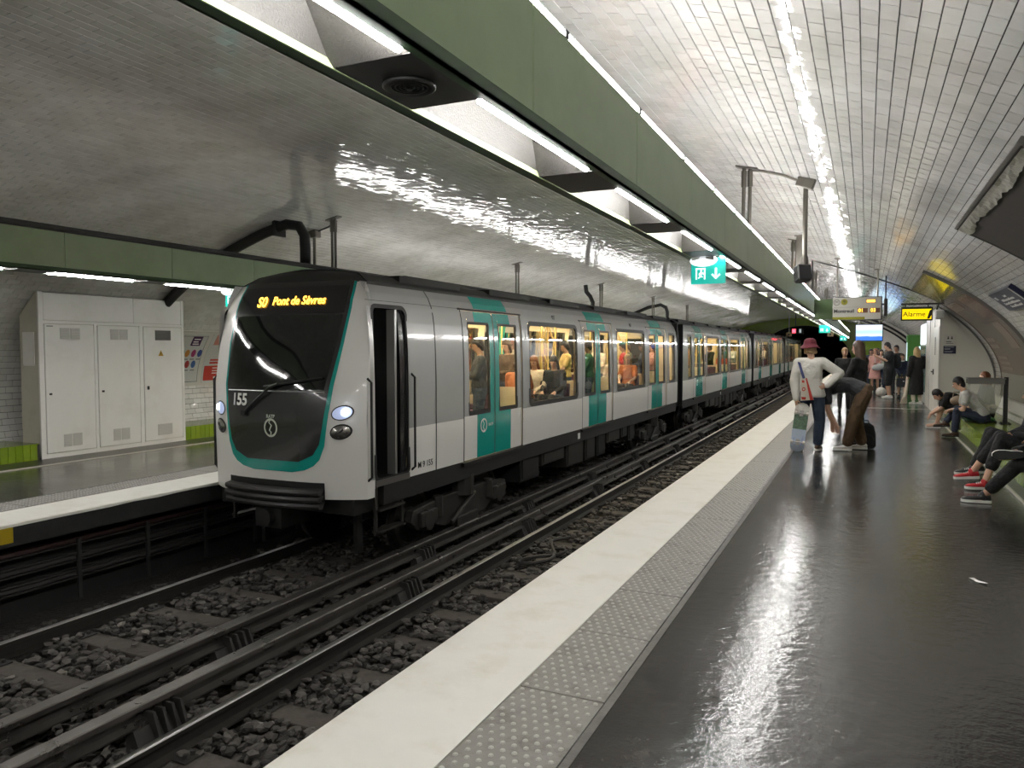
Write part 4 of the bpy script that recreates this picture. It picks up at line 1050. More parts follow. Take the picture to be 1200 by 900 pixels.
mb = MB(); mb.box(.1, .55, 7.1, 7.5, .55, .65); mb.box(.12, .53, 7.45, 7.55, .65, 1.35); mb.cyl((.32, 7.3, .15), (.32, 7.3, .55), .06); mb.build('driver_seat', mat('driver_seat_dark', (.03, .03, .035), .7), t, bevel=.02)
# seams and lettering on the near side
mb = MB(); patch(mb, 8.105, 8.13, .14, 2.38, .002, 1); patch(mb, 7.62, 8.8, 2.185, 2.19, .002, 1); patch(mb, 6.75, 7.62, 2.185, 2.19, .002, 1); mb.build('body_seam', M_rub, t)
X_ = hw(.3)+.004
text('M 9 155', .105, M_ink, t, (X_, 7.86, .25), (0, 1, 0), (0, 0, 1), 'car_number', .001)
for k, (a, b) in enumerate(d1):
    yc = a+.58 if k < 2 else b-.42
    f = lambda u, v: (hw(.5)+.001, yc+u, .58+v)
    if k != 1: ring_logo(t, M_inkw, f, .10, 'door_logo')
    if k == 0: text('RATP', .06, M_inkw, t, (hw(.5)+.001, yc+.22, .575), (0, 1, 0), (0, 0, 1), 'door_lettering')
for q in range(1, 4):
    d, w, e = std(22.15+P_*(q-1)+7.35)
    yc = d[0][0]+.58; ring_logo(cars[q], M_inkw, lambda u, v: (hw(.5)+.001, yc+u, .58+v), .10, 'door_logo')
# ------------------------------------------------------------------ vault-mounted panels
def vault_panel(name, y0, y1, a0, a1, off, th, M, parent=None, n=16, ny=1):
    """curved sheet of thickness th whose face lies off metres inside the vault; a in degrees"""
    mb = MB(); vs = []; m_ = ny+1
    for q, o in enumerate((off, off-th)):
        for i in range(n+1):
            a = math.radians(a0+(a1-a0)*i/n); x, z = vp(a, o)
            for j in range(m_): vs.append((x, y0+(y1-y0)*j/ny, z))
    K = (n+1)*m_; fs = []
    for i in range(n):
        for j in range(ny): a = i*m_+j; fs += [(a, a+1, a+m_+1, a+m_), (K+a, K+a+m_, K+a+m_+1, K+a+1)]
        for j in (0, ny): a = i*m_+j; fs.append((a, a+m_, K+a+m_, K+a))
    for i in (0, n):
        for j in range(ny): a = i*m_+j; fs.append((a, a+1, K+a+1, K+a))
    mb.add(vs, fs); me = mb.mesh(name, M); bm = bmesh.new(); bm.from_mesh(me); bmesh.ops.recalc_face_normals(bm, faces=bm.faces); bm.to_mesh(me); bm.free()
    return link(name, me, parent)
M_frame = mat('white_enamel_frame', (.55, .53, .48), .35); M_paper = mat('poster_paper', (.52, .52, .50), .5, var=.04)
M_red = mat('poster_red', (.45, .035, .02), .5, var=.15, vs=5); M_pink = mat('poster_salmon', (.48, .20, .15), .5); M_purple = mat('poster_purple', (.05, .012, .06), .5)
# ---- far platform: poster board between cabinet and train
t = thing('poster_board', 'curved poster board with a map and a red poster right of the white cabinet', 'poster')
vault_panel('frame', 9.85, 15.2, 160.2, 179.6, .03, .03, M_frame, t)
m1 = vault_panel('map_sheet', 9.95, 11.0, 161.2, 178.6, .036, .005, M_paper, t)
for i, (y, a, c) in enumerate(((10.63, 168, (.50, .20, .04)), (10.78, 168, (.30, .03, .12)), (10.93, 168, (.04, .07, .24)), (10.69, 171.9, (.35, .03, .03)), (10.84, 171.9, (.04, .10, .28)), (10.50, 168, (.1, .25, .1)), (10.55, 171.9, (.5, .3, .02)))):
    mb = MB(); n = 14; vs = []
    for k in range(n):
        p = 2*PI*k/n; x, z = vp(math.radians(a+math.sin(p)*1.35), .040); vs.append((x, y+.055*math.cos(p), z))
    mb.add(vs, [tuple(range(n))]); mb.build('map_roundel', mat('roundel_%d' % i, c, .5), m1)
    x, z = vp(math.radians(a+2.2), .040); vault_panel('map_caption', y-.05, y+.05, a+1.9, a+2.3, .040, .003, mat('grey_print', (.2, .2, .2), .6), m1, 2)
vault_panel('map_title', 10.63, 10.86, 162.0, 165.3, .041, .004, M_purple, m1, 4)
for k, a in enumerate((162.8, 163.7, 164.5)): vault_panel('title_line', 10.67, 10.82-.03*(k % 2), a, a+.35, .043, .002, M_inkw, m1, 2)
for (a, b, c, d) in ((10.98, 10.99, 161.8, 178.2), (10.0, 10.98, 178.0, 178.25), (10.0, 10.98, 161.9, 162.05)): vault_panel('map_border', a, b, c, d, .039, .002, mat('grey_print', (.2, .2, .2), .6), m1, 8)
p2 = vault_panel('red_poster', 11.1, 13.6, 161.0, 178.8, .036, .005, M_paper, t)
vault_panel('red_block', 11.14, 13.5, 172.6, 178.0, .039, .003, M_red, p2, 6); vault_panel('red_corner', 11.2, 13.5, 161.3, 165.0, .039, .003, M_pink, p2, 6); vault_panel('drawing', 11.45, 11.8, 165.2, 168.6, .039, .003, M_red, p2, 5); vault_panel('drawing', 11.52, 11.7, 165.6, 167.3, .041, .003, M_paper, p2, 5)
vault_panel('slogan', 11.25, 12.4, 170.2, 170.8, .039, .003, M_red, p2, 2); vault_panel('slogan', 11.25, 12.6, 171.2, 171.9, .039, .003, M_red, p2, 2)
for k, a in enumerate((173.3, 174.3, 175.2)): vault_panel('small_print', 11.35, 12.9-.2*k, a, a+.3, .041, .002, M_inkw, p2, 2)
vault_panel('headline', 11.4, 12.8, 176.6, 177.3, .041, .002, M_inkw, p2, 2)

# ---- far platform: white equipment cabinet
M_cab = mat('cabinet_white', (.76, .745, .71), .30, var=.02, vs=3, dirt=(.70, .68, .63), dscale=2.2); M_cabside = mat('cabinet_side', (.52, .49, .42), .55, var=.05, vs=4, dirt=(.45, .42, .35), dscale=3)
cb = thing('equipment_cabinet', 'tall white three-door equipment cabinet on the far platform', 'cabinet', (-11.05, 7.14, 0))
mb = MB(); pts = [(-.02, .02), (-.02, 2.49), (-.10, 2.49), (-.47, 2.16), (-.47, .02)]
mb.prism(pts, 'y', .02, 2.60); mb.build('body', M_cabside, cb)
mb = MB(); mb.quad((-.13, -.002+.02, 1.40), (-.40, .018, 1.40), (-.40, .018, 1.90), (-.13, .018, 1.90)); mb.box(-.40, -.13, .008, .02, 1.42, 1.90); mb.build('side_plate', M_cab, cb, bevel=.003)
mb = MB(); mb.box(-.03, 0, 0, .075, .0, 2.5); mb.box(-.03, 0, 2.565, 2.62, 0, 2.5); mb.box(-.03, 0, .885, .935, 0, 2.06); mb.box(-.03, 0, 1.705, 1.775, 0, 2.06); mb.box(-.03, -.002, 0, 2.62, .0, .075); mb.box(-.03, -.002, 0, 2.62, 2.03, 2.075); mb.build('frame', M_cab, cb, bevel=.003)
mb = MB(); mb.box(-.025, -.004, .078, 1.60, 2.08, 2.49); mb.build('header_panel', M_cab, cb, bevel=.004); mb = MB(); mb.box(-.025, -.004, 1.605, 2.56, 2.08, 2.49); mb.build('header_panel', M_cab, cb, bevel=.004)
for k, (a, b) in enumerate(((.085, .875), (.945, 1.695), (1.785, 2.555))):
    mb = MB(); mb.box(-.022, .006, a, b, .085, 2.02); d = mb.build('door', M_cab, cb, bevel=.004); c = (a+b)/2
    for (z0, z1, y0, y1) in ((1.80, 1.97, c-.16, c+.16), (.16, .35, c-.14, c+.16)):
        cols = [(y0, c-.006), (c+.006, y1)] if k < 2 else [(y0-.0, y1)]
        for (p, q) in cols:
            mb = MB(); mb.box(.004, .008, p, q, z0, z1); n = 9
            for i in range(n): z = z0+(z1-z0)*(i+.15)/n; mb.prism([(.006, z), (.018, z), (.006, z+(z1-z0)/n*.6)], 'y', p+.01, q-.01)
            mb.build('louvre', mat('louvre_dark', (.13, .125, .115), .5) if (k == 2 and z0 > 1) else mat('louvre_grey', (.50, .49, .46), .45), d)
    mb = MB(); mb.box(.006, .02, a+.05, a+.085, .96, 1.02 if k == 2 else .99); mb.build('lock', M_darkm, d)
    mb = MB()
    for z in (.3, 1.05, 1.85): mb.cyl((.004, b+.006, z-.04), (.004, b+.006, z+.04), .009, n=6)
    mb.build('hinge', M_cab, d)
    if k == 2:
        mb = MB(); z = 1.58; y = c-.05; mb.add([(.0085, y-.055, z-.05), (.0085, y+.055, z-.05), (.0085, y, z+.05)], [(0, 1, 2)]); s = mb.build('warning_triangle', mat('warning_yellow', (.42, .24, .01), .5), d)
        mb = MB(); mb.add([(.0095, y-.004, z+.03), (.0095, y+.012, z+.005), (.0095, y+.001, z), (.0095, y+.006, z-.04), (.0095, y-.012, z-.002), (.0095, y-.001, z+.002)], [(0, 1, 2, 3, 4, 5)]); mb.build('bolt', M_ink, d)
    if k == 0: mb = MB(); mb.box(.006, .008, a+.03, a+.13, 1.985, 2.0); mb.build('door_tag', mat('grey_print', (.2, .2, .2), .6), d)

# ---- green tiled benches
M_btile = tile_mat('green_bench_tile', (.17, .27, .012), (.24, .34, .02), .18); M_btop = mat('green_bench_top', (.15, .21, .03), .16, var=.12, vs=4, bump=.05, bs=20)
M_kerb = mat('dark_kerb', (.025, .024, .023), .3, var=.3, vs=6); M_line = mat('pale_kerb_line', (.5, .48, .43), .45)
def bench(xf, sgn, y0, y1, zt, label, tiles=(0, 40)):
    t = thing('tiled_bench', label, 'bench', (xf, 0, 0)); t.scale = (sgn, 1, 1)
    mb = MB(); mb.box(.012, .72, y0, y1, -.01, zt-.012); mb.build('core', M_grout, t)
    tw = .106; mb = MB(); mb.box(0, .014, -tw/2+.0025, tw/2-.0025, .004, zt-.002); me = mb.mesh('face_tile', M_btile, bevel=.002)
    y = max(y0, tiles[0])+tw/2; k = 0
    while y < min(y1, tiles[1]) and k < 300: link('face_tile', me, t, (random.uniform(-.001, .001), y, 0)); y += tw; k += 1
    ye = y-tw/2; mb = MB()
    if ye < y1-.05: mb.box(0, .014, ye, y1, .004, zt-.002); 
    if y0 < tiles[0]: mb.box(0, .014, y0, tiles[0], .004, zt-.002)
    if mb.f: mb.build('face_strip', M_btile, t)
    mb = MB(); d = .212
    for r in range(4):
        y = y0
        while y < y1-.05:
            yy = min(y+.212, y1); mb.box(r*d+.002, (r+1)*d-.002, y+.002, yy-.002, zt-.012, zt); y += .212
    o = mb.build('top_tiles', M_btop, t); o['kind'] = 'stuff'
    return t
bench(1.72, 1, -6, 20.55, .275, 'long green tiled bench along the near platform wall', (-2, 20.5))
bench(-11.07, -1, -6, 7.12, .25, 'green tiled bench left of the white cabinet', (2, 7.1))
bench(-11.07, -1, 9.78, 60, .25, 'green tiled bench right of the white cabinet, behind the train', (9.79, 20))
mb = MB(); mb.box(1.575, 1.72, Y0, 20.58, -.01, .012); struct('baseboard_right', mb, M_kerb, 'dark kerb strip at the foot of the near bench')
mb = MB(); mb.box(1.545, 1.578, Y0, 20.58, -.01, .015); struct('trim_1', mb, M_line, 'pale line along the near bench')
mb = MB(); mb.box(-11.06, -10.5, Y0, 60, -.01, .010); struct('baseboard_left', mb, M_kerb, 'dark strip at the foot of the far bench')
mb = MB(); mb.box(-10.5, -10.47, Y0, 60, -.01, .013); struct('trim_2', mb, M_line, 'pale line along the far bench')
# white ledge behind the near bench
mb = MB()
for (a, b) in ((-6, 20.5),): mb.prism([(2.66, .275), (2.66, .64), (2.58, .64), (2.545, .44), (2.62, .40)], 'y', a, b)
struct('trim_3', mb, [M_frame], 'white sloping ledge at the back of the near bench')

# ---- advertising panels on the near vault
M_adv = mat('bare_poster_backing', (.050, .043, .040), .6, var=.15, vs=1.5, dirt=(.065, .055, .05), dscale=1.0); M_foil = mat('torn_foil', (.42, .41, .36), .3, metal=.3, bump=.6, bs=9, bdist=.03)
M_brown = mat('glossy_brown_reflection', (.075, .055, .040), .22, var=.35, vs=2.2, coat=.0, dirt=(.11, .05, .03), dscale=1.4)  # brown mottling puts the grazing reflection into the panel colour
def advert(y0, y1, label, brown):
    t = thing('vault_advert', label, 'advert panel')
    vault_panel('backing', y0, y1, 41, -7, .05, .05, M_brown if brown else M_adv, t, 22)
    for (a, b, c, d) in ((y0-.012, y0+.012, 41.2, -7.2), (y1-.012, y1+.012, 41.2, -7.2), (y0, y1, 41.25, 40.95), (y0, y1, -7, -7.3)): vault_panel('frame_edge', a, b, c, d, .06, .06, mat('advert_frame_grey', (.10, .095, .085), .5), t, 22)
    return t
t = advert(6.0, 9.93, 'empty dark advertising panel with torn foil edge on the near vault', False)
# torn foil: ragged strip along the upper edge
mb = MB(); vs = []; n = 40
for i in range(n+1):
    y = 6.05+3.85*i/n; w = 1.2+.7*noise.noise(Vector((y*1.3, 2, 0)))+.35*noise.noise(Vector((y*6, 1, 0))); 
    for k in range(4):
        a = 40.8-max(.6, w)*k/3; x, z = vp(math.radians(a), .062+.03*abs(noise.noise(Vector((y*3, k*.8, 4))))); vs.append((x, y, z))
mb.add(vs, [(i*4+k, i*4+k+1, i*4+5+k, i*4+4+k) for i in range(n) for k in range(3)]); mb.build('torn_foil', M_foil, t)
t = advert(15.37, 19.46, 'glossy advertising panel with painted brown and yellow reflections on the near vault', True)
vault_panel('yellow_reflection', 15.42, 19.4, 40.5, 34.0, .053, .003, mat('reflection_yellow', (.33, .30, .02), .15, var=.2, vs=1.5, coat=.4), t, 6)  # reflection of the yellow alarm sign, painted on as a coloured sheet
M_or = mat('reflection_rust', (.17, .075, .045), .15, var=.2, vs=3)
for (y0, y1, a, b) in ((15.5, 16.9, 32.5, 25), (17.6, 19.2, 32, 29), (16.0, 16.8, 23, 14), (18.2, 19.3, 18, 16.5), (18.2, 19.3, 15.5, 14), (18.0, 19.1, 11, 9.8), (17.9, 19.1, 9, 7.8), (17.8, 19.1, 7, 5.8)): vault_panel('rust_reflection', y0, y1, a, b, .053, .003, M_or, t, 4)  # rust blocks paint in the grazing reflection of train and platform
vault_panel('lower_sheet', 15.42, 19.4, 4.5, -6.8, .053, .003, mat('poster_grey_lower', (.075, .07, .058), .12, coat=.4), t, 6)
# station name plate, navy with white lettering
M_navy = mat('navy_plate', (.006, .008, .03), .4)
t = thing('station_plate', 'navy station name plate with white lettering on the near vault', 'sign')
vault_panel('plate', 12.08, 13.9, 30.0, 25.0, .07, .07, M_navy, t, 4)
vault_panel('border_line', 12.14, 12.18, 29.8, 25.2, .073, .003, M_inkw, t, 3)
rr = random.Random(3)
for (a, ys) in ((28.7, [(12.85, 13.05)]), (27.8, [(12.55, 13.5)]), (26.9, [(12.45, 13.6)]), (26.0, [(12.55, 13.4)])):
    for (p, q) in ys:
        y = p
        while y < q:
            l = rr.uniform(.04, .09); vault_panel('lettering', y, min(q, y+l*.72), a+.28*rr.random(), a-.32, .073, .003, M_inkw, t, 1); y += l
x, z = vp(math.radians(29.2), .072)
vault_panel('line_badge', 13.6, 13.75, 29.0, 28.2, .073, .003, M_inkw, t, 1)

# ---- near platform: service booth
bt = thing('service_booth', 'white service booth filling the vault at the end of the near bench', 'booth', (1.6, 20.6, 0))
pts = [(0, 0)]; 
for a in np.linspace(-15, 32.5, 14): x, z = vp(math.radians(a), .02); pts.append((x-1.6, max(z, 0)))
pts.append((0, 2.68))
mb = MB(); mb.prism(pts, 'y', 0, 4.8); mb.build('body', mat('booth_white', (.52, .50, .45), .38, var=.03, vs=2), bt)
mb = MB(); vs = []
for a in np.linspace(-4, 33.5, 20):
    for off in (.02, .05): x, z = vp(math.radians(a), off); vs += [(x-1.6, -.012, z)]
mb.add(vs, [(2*i, 2*i+1, 2*i+3, 2*i+2) for i in range(19)]); mb.build('edge_trim', mat('booth_trim', (.12, .115, .11), .5), bt)
mb = MB(); mb.box(-.03, 0, .08, 1.62, .02, 2.2); d = mb.build('door', mat('booth_door', (.56, .54, .49), .33), bt, bevel=.006)
mb = MB(); mb.box(-.036, -.028, 1.0, 1.16, 1.5, 1.95); 
for k in range(8): mb.box(-.042, -.03, 1.0, 1.16, 1.51+k*.055, 1.53+k*.055)
mb.build('vent_slot', mat('slot_grey', (.2, .19, .17), .5), d)
mb = MB(); mb.box(-.05, -.03, 1.36, 1.52, 1.0, 1.14); mb.cyl((-.05, 1.44, 1.07), (-.09, 1.44, 1.07), .015); mb.cyl((-.085, 1.44, 1.07), (-.085, 1.30, 1.07), .012); mb.build('handle', M_darkm, d)
mb = MB(); mb.box(-.02, .0, 0, .05, 0, 2.68); mb.box(-.012, 0, 1.66, 1.70, 0, 2.68); mb.box(-.012, 0, 3.2, 3.23, 0, 2.68); mb.build('corner_strip', M_silver, bt)
sg = thing('notice_plate', 'small white pictogram notice on the booth wall', 'sign', (1.66, 20.6, 0))
mb = MB(); mb.box(0, .27, -.012, .0, 1.74, 2.0); mb.build('plate', mat('notice_white', (.48, .46, .42), .4), sg)
mb = MB()
for x in (.095, .17): mb.cyl((x, -.014, 1.935), (x, -.012, 1.935), .013, n=8); mb.prism([(x-.016, 1.92), (x-.02, 1.885), (x+.02, 1.885), (x+.016, 1.92)], 'y', -.014, -.012)
mb.box(.05, .16, -.014, -.012, 1.815, 1.83); mb.box(.05, .2, -.014, -.012, 1.78, 1.79); mb.build('pictogram', M_ink, sg)
sg = thing('navy_notice', 'small navy notice plate below the pictogram on the booth wall', 'sign', (1.66, 20.6, 0))
mb = MB(); mb.box(.0, .26, -.014, .0, 1.54, 1.725); mb.build('plate', M_navy, sg)
mb = MB(); mb.box(.02, .22, -.016, -.014, 1.69, 1.702); mb.box(.02, .14, -.016, -.014, 1.64, 1.66); mb.box(.02, .2, -.016, -.014, 1.595, 1.603); mb.box(.02, .18, -.016, -.014, 1.57, 1.578); mb.build('print', mat('grey_print2', (.35, .35, .4), .5), sg)

# display case beyond the booth
t = thing('display_case', 'tall glazed display case with lit top beyond the booth', 'display case', (1.62, 25.6, 0))
mb = MB(); mb.box(0, .5, 0, 2.6, 0, 2.45); mb.build('case', mat('case_grey', (.35, .36, .35), .4), t, bevel=.02)
mb = MB(); mb.box(-.012, 0, .1, 2.5, .35, 1.75); mb.box(.04, .44, -.012, 0, .35, 1.75); mb.build('glass_panel', mat('case_glass', (.22, .32, .31), .08), t)
mb = MB(); mb.box(-.012, 0, .1, 2.5, 1.8, 2.4); mb.box(.04, .44, -.012, 0, 1.8, 2.4); mb.build('lit_header', mat('case_light', (.7, .75, .8), .3, emit=1.0, ecol=(.85, .92, 1)), t)
# green kiosk and its screen
t = thing('green_kiosk', 'green panel kiosk behind the blonde woman', 'kiosk', (1.42, 33, 0))
mb = MB(); mb.box(0, .55, 0, .5, 0, 2.2); mb.build('panel', mat('kiosk_green', (.055, .19, .03), .4), t, bevel=.05)
mb = MB(); mb.box(.42, .55, -.012, 0, 1.25, 1.75); mb.build('screen', mat('kiosk_screen', (.5, .7, .75), .3, emit=1.6, ecol=(.55, .85, 1)), t)
mb = MB(); mb.box(.0, .02, -.01, 0, .2, 1.9); mb.build('edge_light', M_exitw, t)
# partition and green wall far along the near platform
mb = MB(); pts = [(.77, 0)]
for a in np.linspace(-15, 43, 14): x, z = vp(math.radians(a), .01); pts.append((x, max(z, 0)))
pts.append((.77, 3.13)); mb.prism(pts, 'y', 46, 46.3); wr = struct('wall_right', mb, M_whitewall, 'white partition far along the near platform')
mb = MB(); mb.box(-.02, .77, 46, 46.3, 0, 2.08); struct('wall_side', mb, M_green, 'low green wall beside the white partition')
mb = MB(); vs = []
for a in np.linspace(12, 58, 16): x, z = vp(math.radians(a), .12); vs.append((x, 45.2, z))
tag(mb.tube(vs, .06, 6).build('vault_pipe', M_darkm), 'dark pipe arching over the vault before the white partition', 'pipe')
mb = MB(); vs = []
for a in np.linspace(15, 55, 16): x, z = vp(math.radians(a), .30); vs.append((x, 45.6, z))
tag(mb.tube(vs, .05, 6).build('vault_pipe', M_darkm), 'second dark pipe just inside the first over the partition', 'pipe')
# advertising screen
t = thing('platform_screen', 'hanging bright blue and white video screen above the crowd', 'screen', (.11, 40, 0))
mb = MB(); mb.box(-.61, .61, 0, .16, 2.02, 2.84); mb.build('casing', M_darkm, t, bevel=.01)
M_scr = bpy.data.materials.new('screen_picture'); M_scr.use_nodes = True
def scr_nodes():
    nt = M_scr.node_tree; N = nt.nodes; L = nt.links; b = N['Principled BSDF']; tc = N.new('ShaderNodeTexCoord'); sp = N.new('ShaderNodeSeparateXYZ'); L.new(tc.outputs['Generated'], sp.inputs[0])
    nz = N.new('ShaderNodeTexNoise'); nz.inputs['Scale'].default_value = 3; L.new(tc.outputs['Generated'], nz.inputs['Vector'])
    ad = N.new('ShaderNodeMath'); ad.operation = 'MULTIPLY_ADD'; ad.inputs[1].default_value = .12; L.new(nz.outputs['Fac'], ad.inputs[0]); L.new(sp.outputs['Z'], ad.inputs[2])
    rp = N.new('ShaderNodeValToRGB'); e = rp.color_ramp.elements; e[0].color = (.03, .16, .65, 1); e[0].position = .30; e[1].color = (.75, .88, 1, 1); e[1].position = .85
    q = e.new(.37); q.color = (.7, .9, .95, 1); q = e.new(.6); q.color = (.35, .72, .85, 1)
    L.new(ad.outputs[0], rp.inputs['Fac']); L.new(rp.outputs['Color'], b.inputs['Emission Color']); b.inputs['Emission Strength'].default_value = 1.15; b.inputs['Base Color'].default_value = (.02, .02, .02, 1)
scr_nodes()
mb = MB(); mb.box(-.57, .57, -.008, 0, 2.06, 2.80); mb.build('picture', M_scr, t)
mb = MB(); mb.cyl((-.45, .08, 2.84), (-.45, .08, vz(-.34)), .03); mb.cyl((.45, .08, 2.84), (.45, .08, vz(.56)), .03); mb.build('pole', M_steel, t)

# ---- direction sign
M_sgn = mat('sign_pale', (.50, .49, .44), .4); M_olive = mat('sign_olive', (.26, .25, .01), .4); M_amber = mat('amber_digits', (1, .6, .1), .5, emit=2.0, ecol=(1, .55, .06)); M_pan = mat('display_window', (.16, .07, .04), .4)
t = thing('direction_sign', 'hanging direction sign reading Montreuil with amber minute displays', 'sign', (-.20, 18, 0))
mb = MB(); mb.box(-.48, .48, 0, .18, 2.29, 2.76); mb.build('casing', M_sgn, t, bevel=.006)
mb = MB(); mb.box(.47, .49, -.004, .19, 2.28, 2.77); mb.box(-.49, .49, -.003, .185, 2.765, 2.775); mb.box(-.49, .49, -.003, .185, 2.275, 2.285); mb.build('edge', M_darkm, t)
mb = MB(); mb.box(-.48, .16, -.004, 0, 2.29, 2.345); mb.build('olive_band', M_olive, t); mb = MB(); mb.box(-.47, .12, -.003, 0, 2.553, 2.557); mb.build('rule', mat('grey_print', (.2, .2, .2), .6), t)
def disc(parent, name, M, c, r, r2=0., y=-.004):
    mb = MB(); n = 24
    if r2: mb.add([(c[0]+r*math.cos(2*PI*i/n), y, c[1]+r*math.sin(2*PI*i/n)) for i in range(n)]+[(c[0]+r2*math.cos(2*PI*i/n), y, c[1]+r2*math.sin(2*PI*i/n)) for i in range(n)], [(i, (i+1) % n, n+(i+1) % n, n+i) for i in range(n)])
    else: mb.add([(c[0]+r*math.cos(2*PI*i/n), y, c[1]+r*math.sin(2*PI*i/n)) for i in range(n)], [tuple(range(n))])
    return mb.build(name, M, parent)
disc(t, 'metro_ring', M_ink, (-.40, 2.665), .066, .056); text('M', .09, M_ink, t, (-.40, -.006, 2.665), (1, 0, 0), (0, 0, 1), 'metro_letter')
disc(t, 'line_disc', M_olive, (-.25, 2.67), .066); text('9', .10, M_ink, t, (-.25, -.006, 2.67), (1, 0, 0), (0, 0, 1), 'line_number')
text('Montreuil', .102, M_ink, t, (-.255, -.006, 2.47), (1, 0, 0), (0, 0, 1), 'destination', .003)
for (x, s) in ((.085, '01'), (.325, '03')):
    mb = MB(); mb.box(x-.07, x+.13, -.003, 0, 2.43, 2.53); mb.build('minute_window', M_pan, t); text(s, .105, M_amber, t, (x-.005, -.006, 2.48), (1, 0, 0), (0, 0, 1), 'minutes', .002)
mb = MB(); mb.box(.18, .37, -.003, 0, 2.64, 2.72); mb.build('clock_window', M_pan, t); mb = MB(); [mb.box(.192+.042*k, .228+.042*k, -.006, -.003, 2.652, 2.708) for k in range(4)]; mb.build('clock', M_amber, t)
mb = MB(); mb.box(-.86, -.48, .02, .16, 2.30, 2.74); mb.build('beam_arm', mat('green_arm', (.025, .055, .008), .35), t)
mb = MB()
for x in (-.40, .40): mb.cyl((x, .09, 2.76), (x, .09, vz(-.2+x)-.0), .018, n=8); mb.box(x-.07, x+.07, .05, .13, vz(-.2+x)-.03, vz(-.2+x)-.005)
mb.build('hanger_rod', M_steel, t)
t = thing('side_panel_sign', 'narrow dark sign edge-on right of the direction sign', 'sign', (.375, 18.6, 0))
mb = MB(); mb.box(-.035, .035, 0, .8, 2.38, 2.76); mb.build('casing', mat('dark_brownish', (.035, .03, .03), .5), t, bevel=.006); mb = MB(); mb.box(-.17, -.03, .1, .16, 2.62, 2.66); mb.cyl((0, .4, 2.76), (0, .4, vz(.375)), .015); mb.build('arm', M_darkm, t)
# ---- yellow alarm sign
t = thing('alarm_sign', 'yellow lit Alarme sign hanging beside the booth', 'sign', (1.0, 19, 0))
mb = MB(); mb.box(-.31, .31, 0, .12, 2.28, 2.58); mb.build('casing', M_darkm, t, bevel=.006)
mb = MB(); mb.box(-.285, .285, -.008, 0, 2.31, 2.535); mb.build('yellow_face', mat('alarm_yellow', (.75, .58, .01), .35, emit=.75, ecol=(1, .76, .0)), t)
text('Alarme', .15, M_ink, t, (-.05, -.012, 2.42), (1, 0, 0), (0, 0, 1), 'alarm_word', .001)
mb = MB(); mb.prism([(.20, 2.32), (.25, 2.32), (.285, 2.40), (.285, 2.52), (.25, 2.50)], 'y', -.011, -.008); mb.build('handset_mark', M_ink, t)
mb = MB(); mb.box(-.31, .62, .03, .09, 2.63, 2.665); 
for x in (-.22, .22): mb.box(x-.01, x+.01, .05, .07, 2.58, 2.64)
mb.build('support_bar', M_darkm, t)
t = thing('wall_lamp', 'small white fitting at the top corner of the booth beside the alarm sign', 'lamp', (1.58, 20.2, 2.45))
mb = MB(); mb.box(-.13, .05, 0, .3, -.1, .12); mb.build('housing', mat('lamp_base_white', (.6, .6, .58), .5), t, bevel=.03)
mb = MB(); mb.tube([(-.1, .1, .12), (-.05, .1, .3), (.05, .1, .35)], .02, 6); mb.build('bracket', M_darkm, t)

# ---- litter bag holder and green pad on the bench
t = thing('litter_holder', 'black post with a clear litter bag hung over the bench', 'litter bin', (2.34, 16.4, .275))
mb = MB(); mb.box(-.035, .035, -.035, .035, 0, .86); mb.build('post', M_darkm, t, bevel=.006); mb = MB(); mb.box(-.09, .09, -.09, .09, 0, .012)
for dx in (-.06, .06):
    for dy in (-.06, .06): mb.cyl((dx, dy, .012), (dx, dy, .03), .012, n=6)
mb.build('base_plate', M_darkm, t)
mb = MB(); H_ = .83
for (a, b) in (((-.03, -.15), (-.62, -.15)), ((-.62, -.15), (-.62, .15)), ((-.62, .15), (-.03, .15)), ((-.03, .15), (-.03, -.15))): mb.cyl((a[0], a[1], H_), (b[0], b[1], H_), .012, n=6)
mb.box(-.62, -.04, -.16, -.15, H_-.10, H_); mb.box(-.62, -.04, .15, .16, H_-.10, H_); mb.build('hoop', mat('hoop_grey', (.16, .155, .14), .4, metal=.6), t)
mb = MB(); rings = [];  n = 20; vs = []; K = 9
for i in range(K):
    f = i/(K-1); z = H_-.02-.62*f; sx = .28*(1-.15*f-.35*max(0, f-.6)*1.8); sy = .15*(1+.25*math.sin(f*PI)); 
    for j in range(n):
        a = 2*PI*j/n; q = 1+.07*math.sin(5*a+f*6)+.05*math.sin(9*a-f*9); vs.append((-.33+sx*q*math.copysign(abs(math.cos(a))**.6, math.cos(a)), sy*q*math.copysign(abs(math.sin(a))**.6, math.sin(a)), z))
mb.add(vs, [(i*n+j, i*n+(j+1) % n, (i+1)*n+(j+1) % n, (i+1)*n+j) for i in range(K-1) for j in range(n)]+[tuple((K-1)*n+j for j in range(n))])
def bag_mat():
    M = bpy.data.materials.new('clear_bag'); M.use_nodes = True; nt = M.node_tree; N = nt.nodes; L = nt.links; b = N['Principled BSDF']; b.inputs['Base Color'].default_value = (.75, .75, .68, 1); b.inputs['Roughness'].default_value = .2
    tr = N.new('ShaderNodeBsdfTransparent'); tr.inputs[0].default_value = (.92, .92, .88, 1); x = N.new('ShaderNodeMixShader'); x.inputs[0].default_value = .30; L.new(tr.outputs[0], x.inputs[1]); L.new(b.outputs[0], x.inputs[2]); L.new(x.outputs[0], N['Material Output'].inputs['Surface']); return M
M_bag = bag_mat(); mb.build('clear_bag', M_bag, t, smooth=True)
mb = MB(); rr = random.Random(5)
for k in range(7): mb.ell((-.33+rr.uniform(-.16, .16), rr.uniform(-.07, .07), H_-.60+rr.uniform(0, .09)), (.06, .01, 0), (0, .045, .01), (.0, 0, .04), 7, 5)
mb.build('litter', mat('litter_mix', (.45, .42, .36), .6, var=.6, vs=12), t)
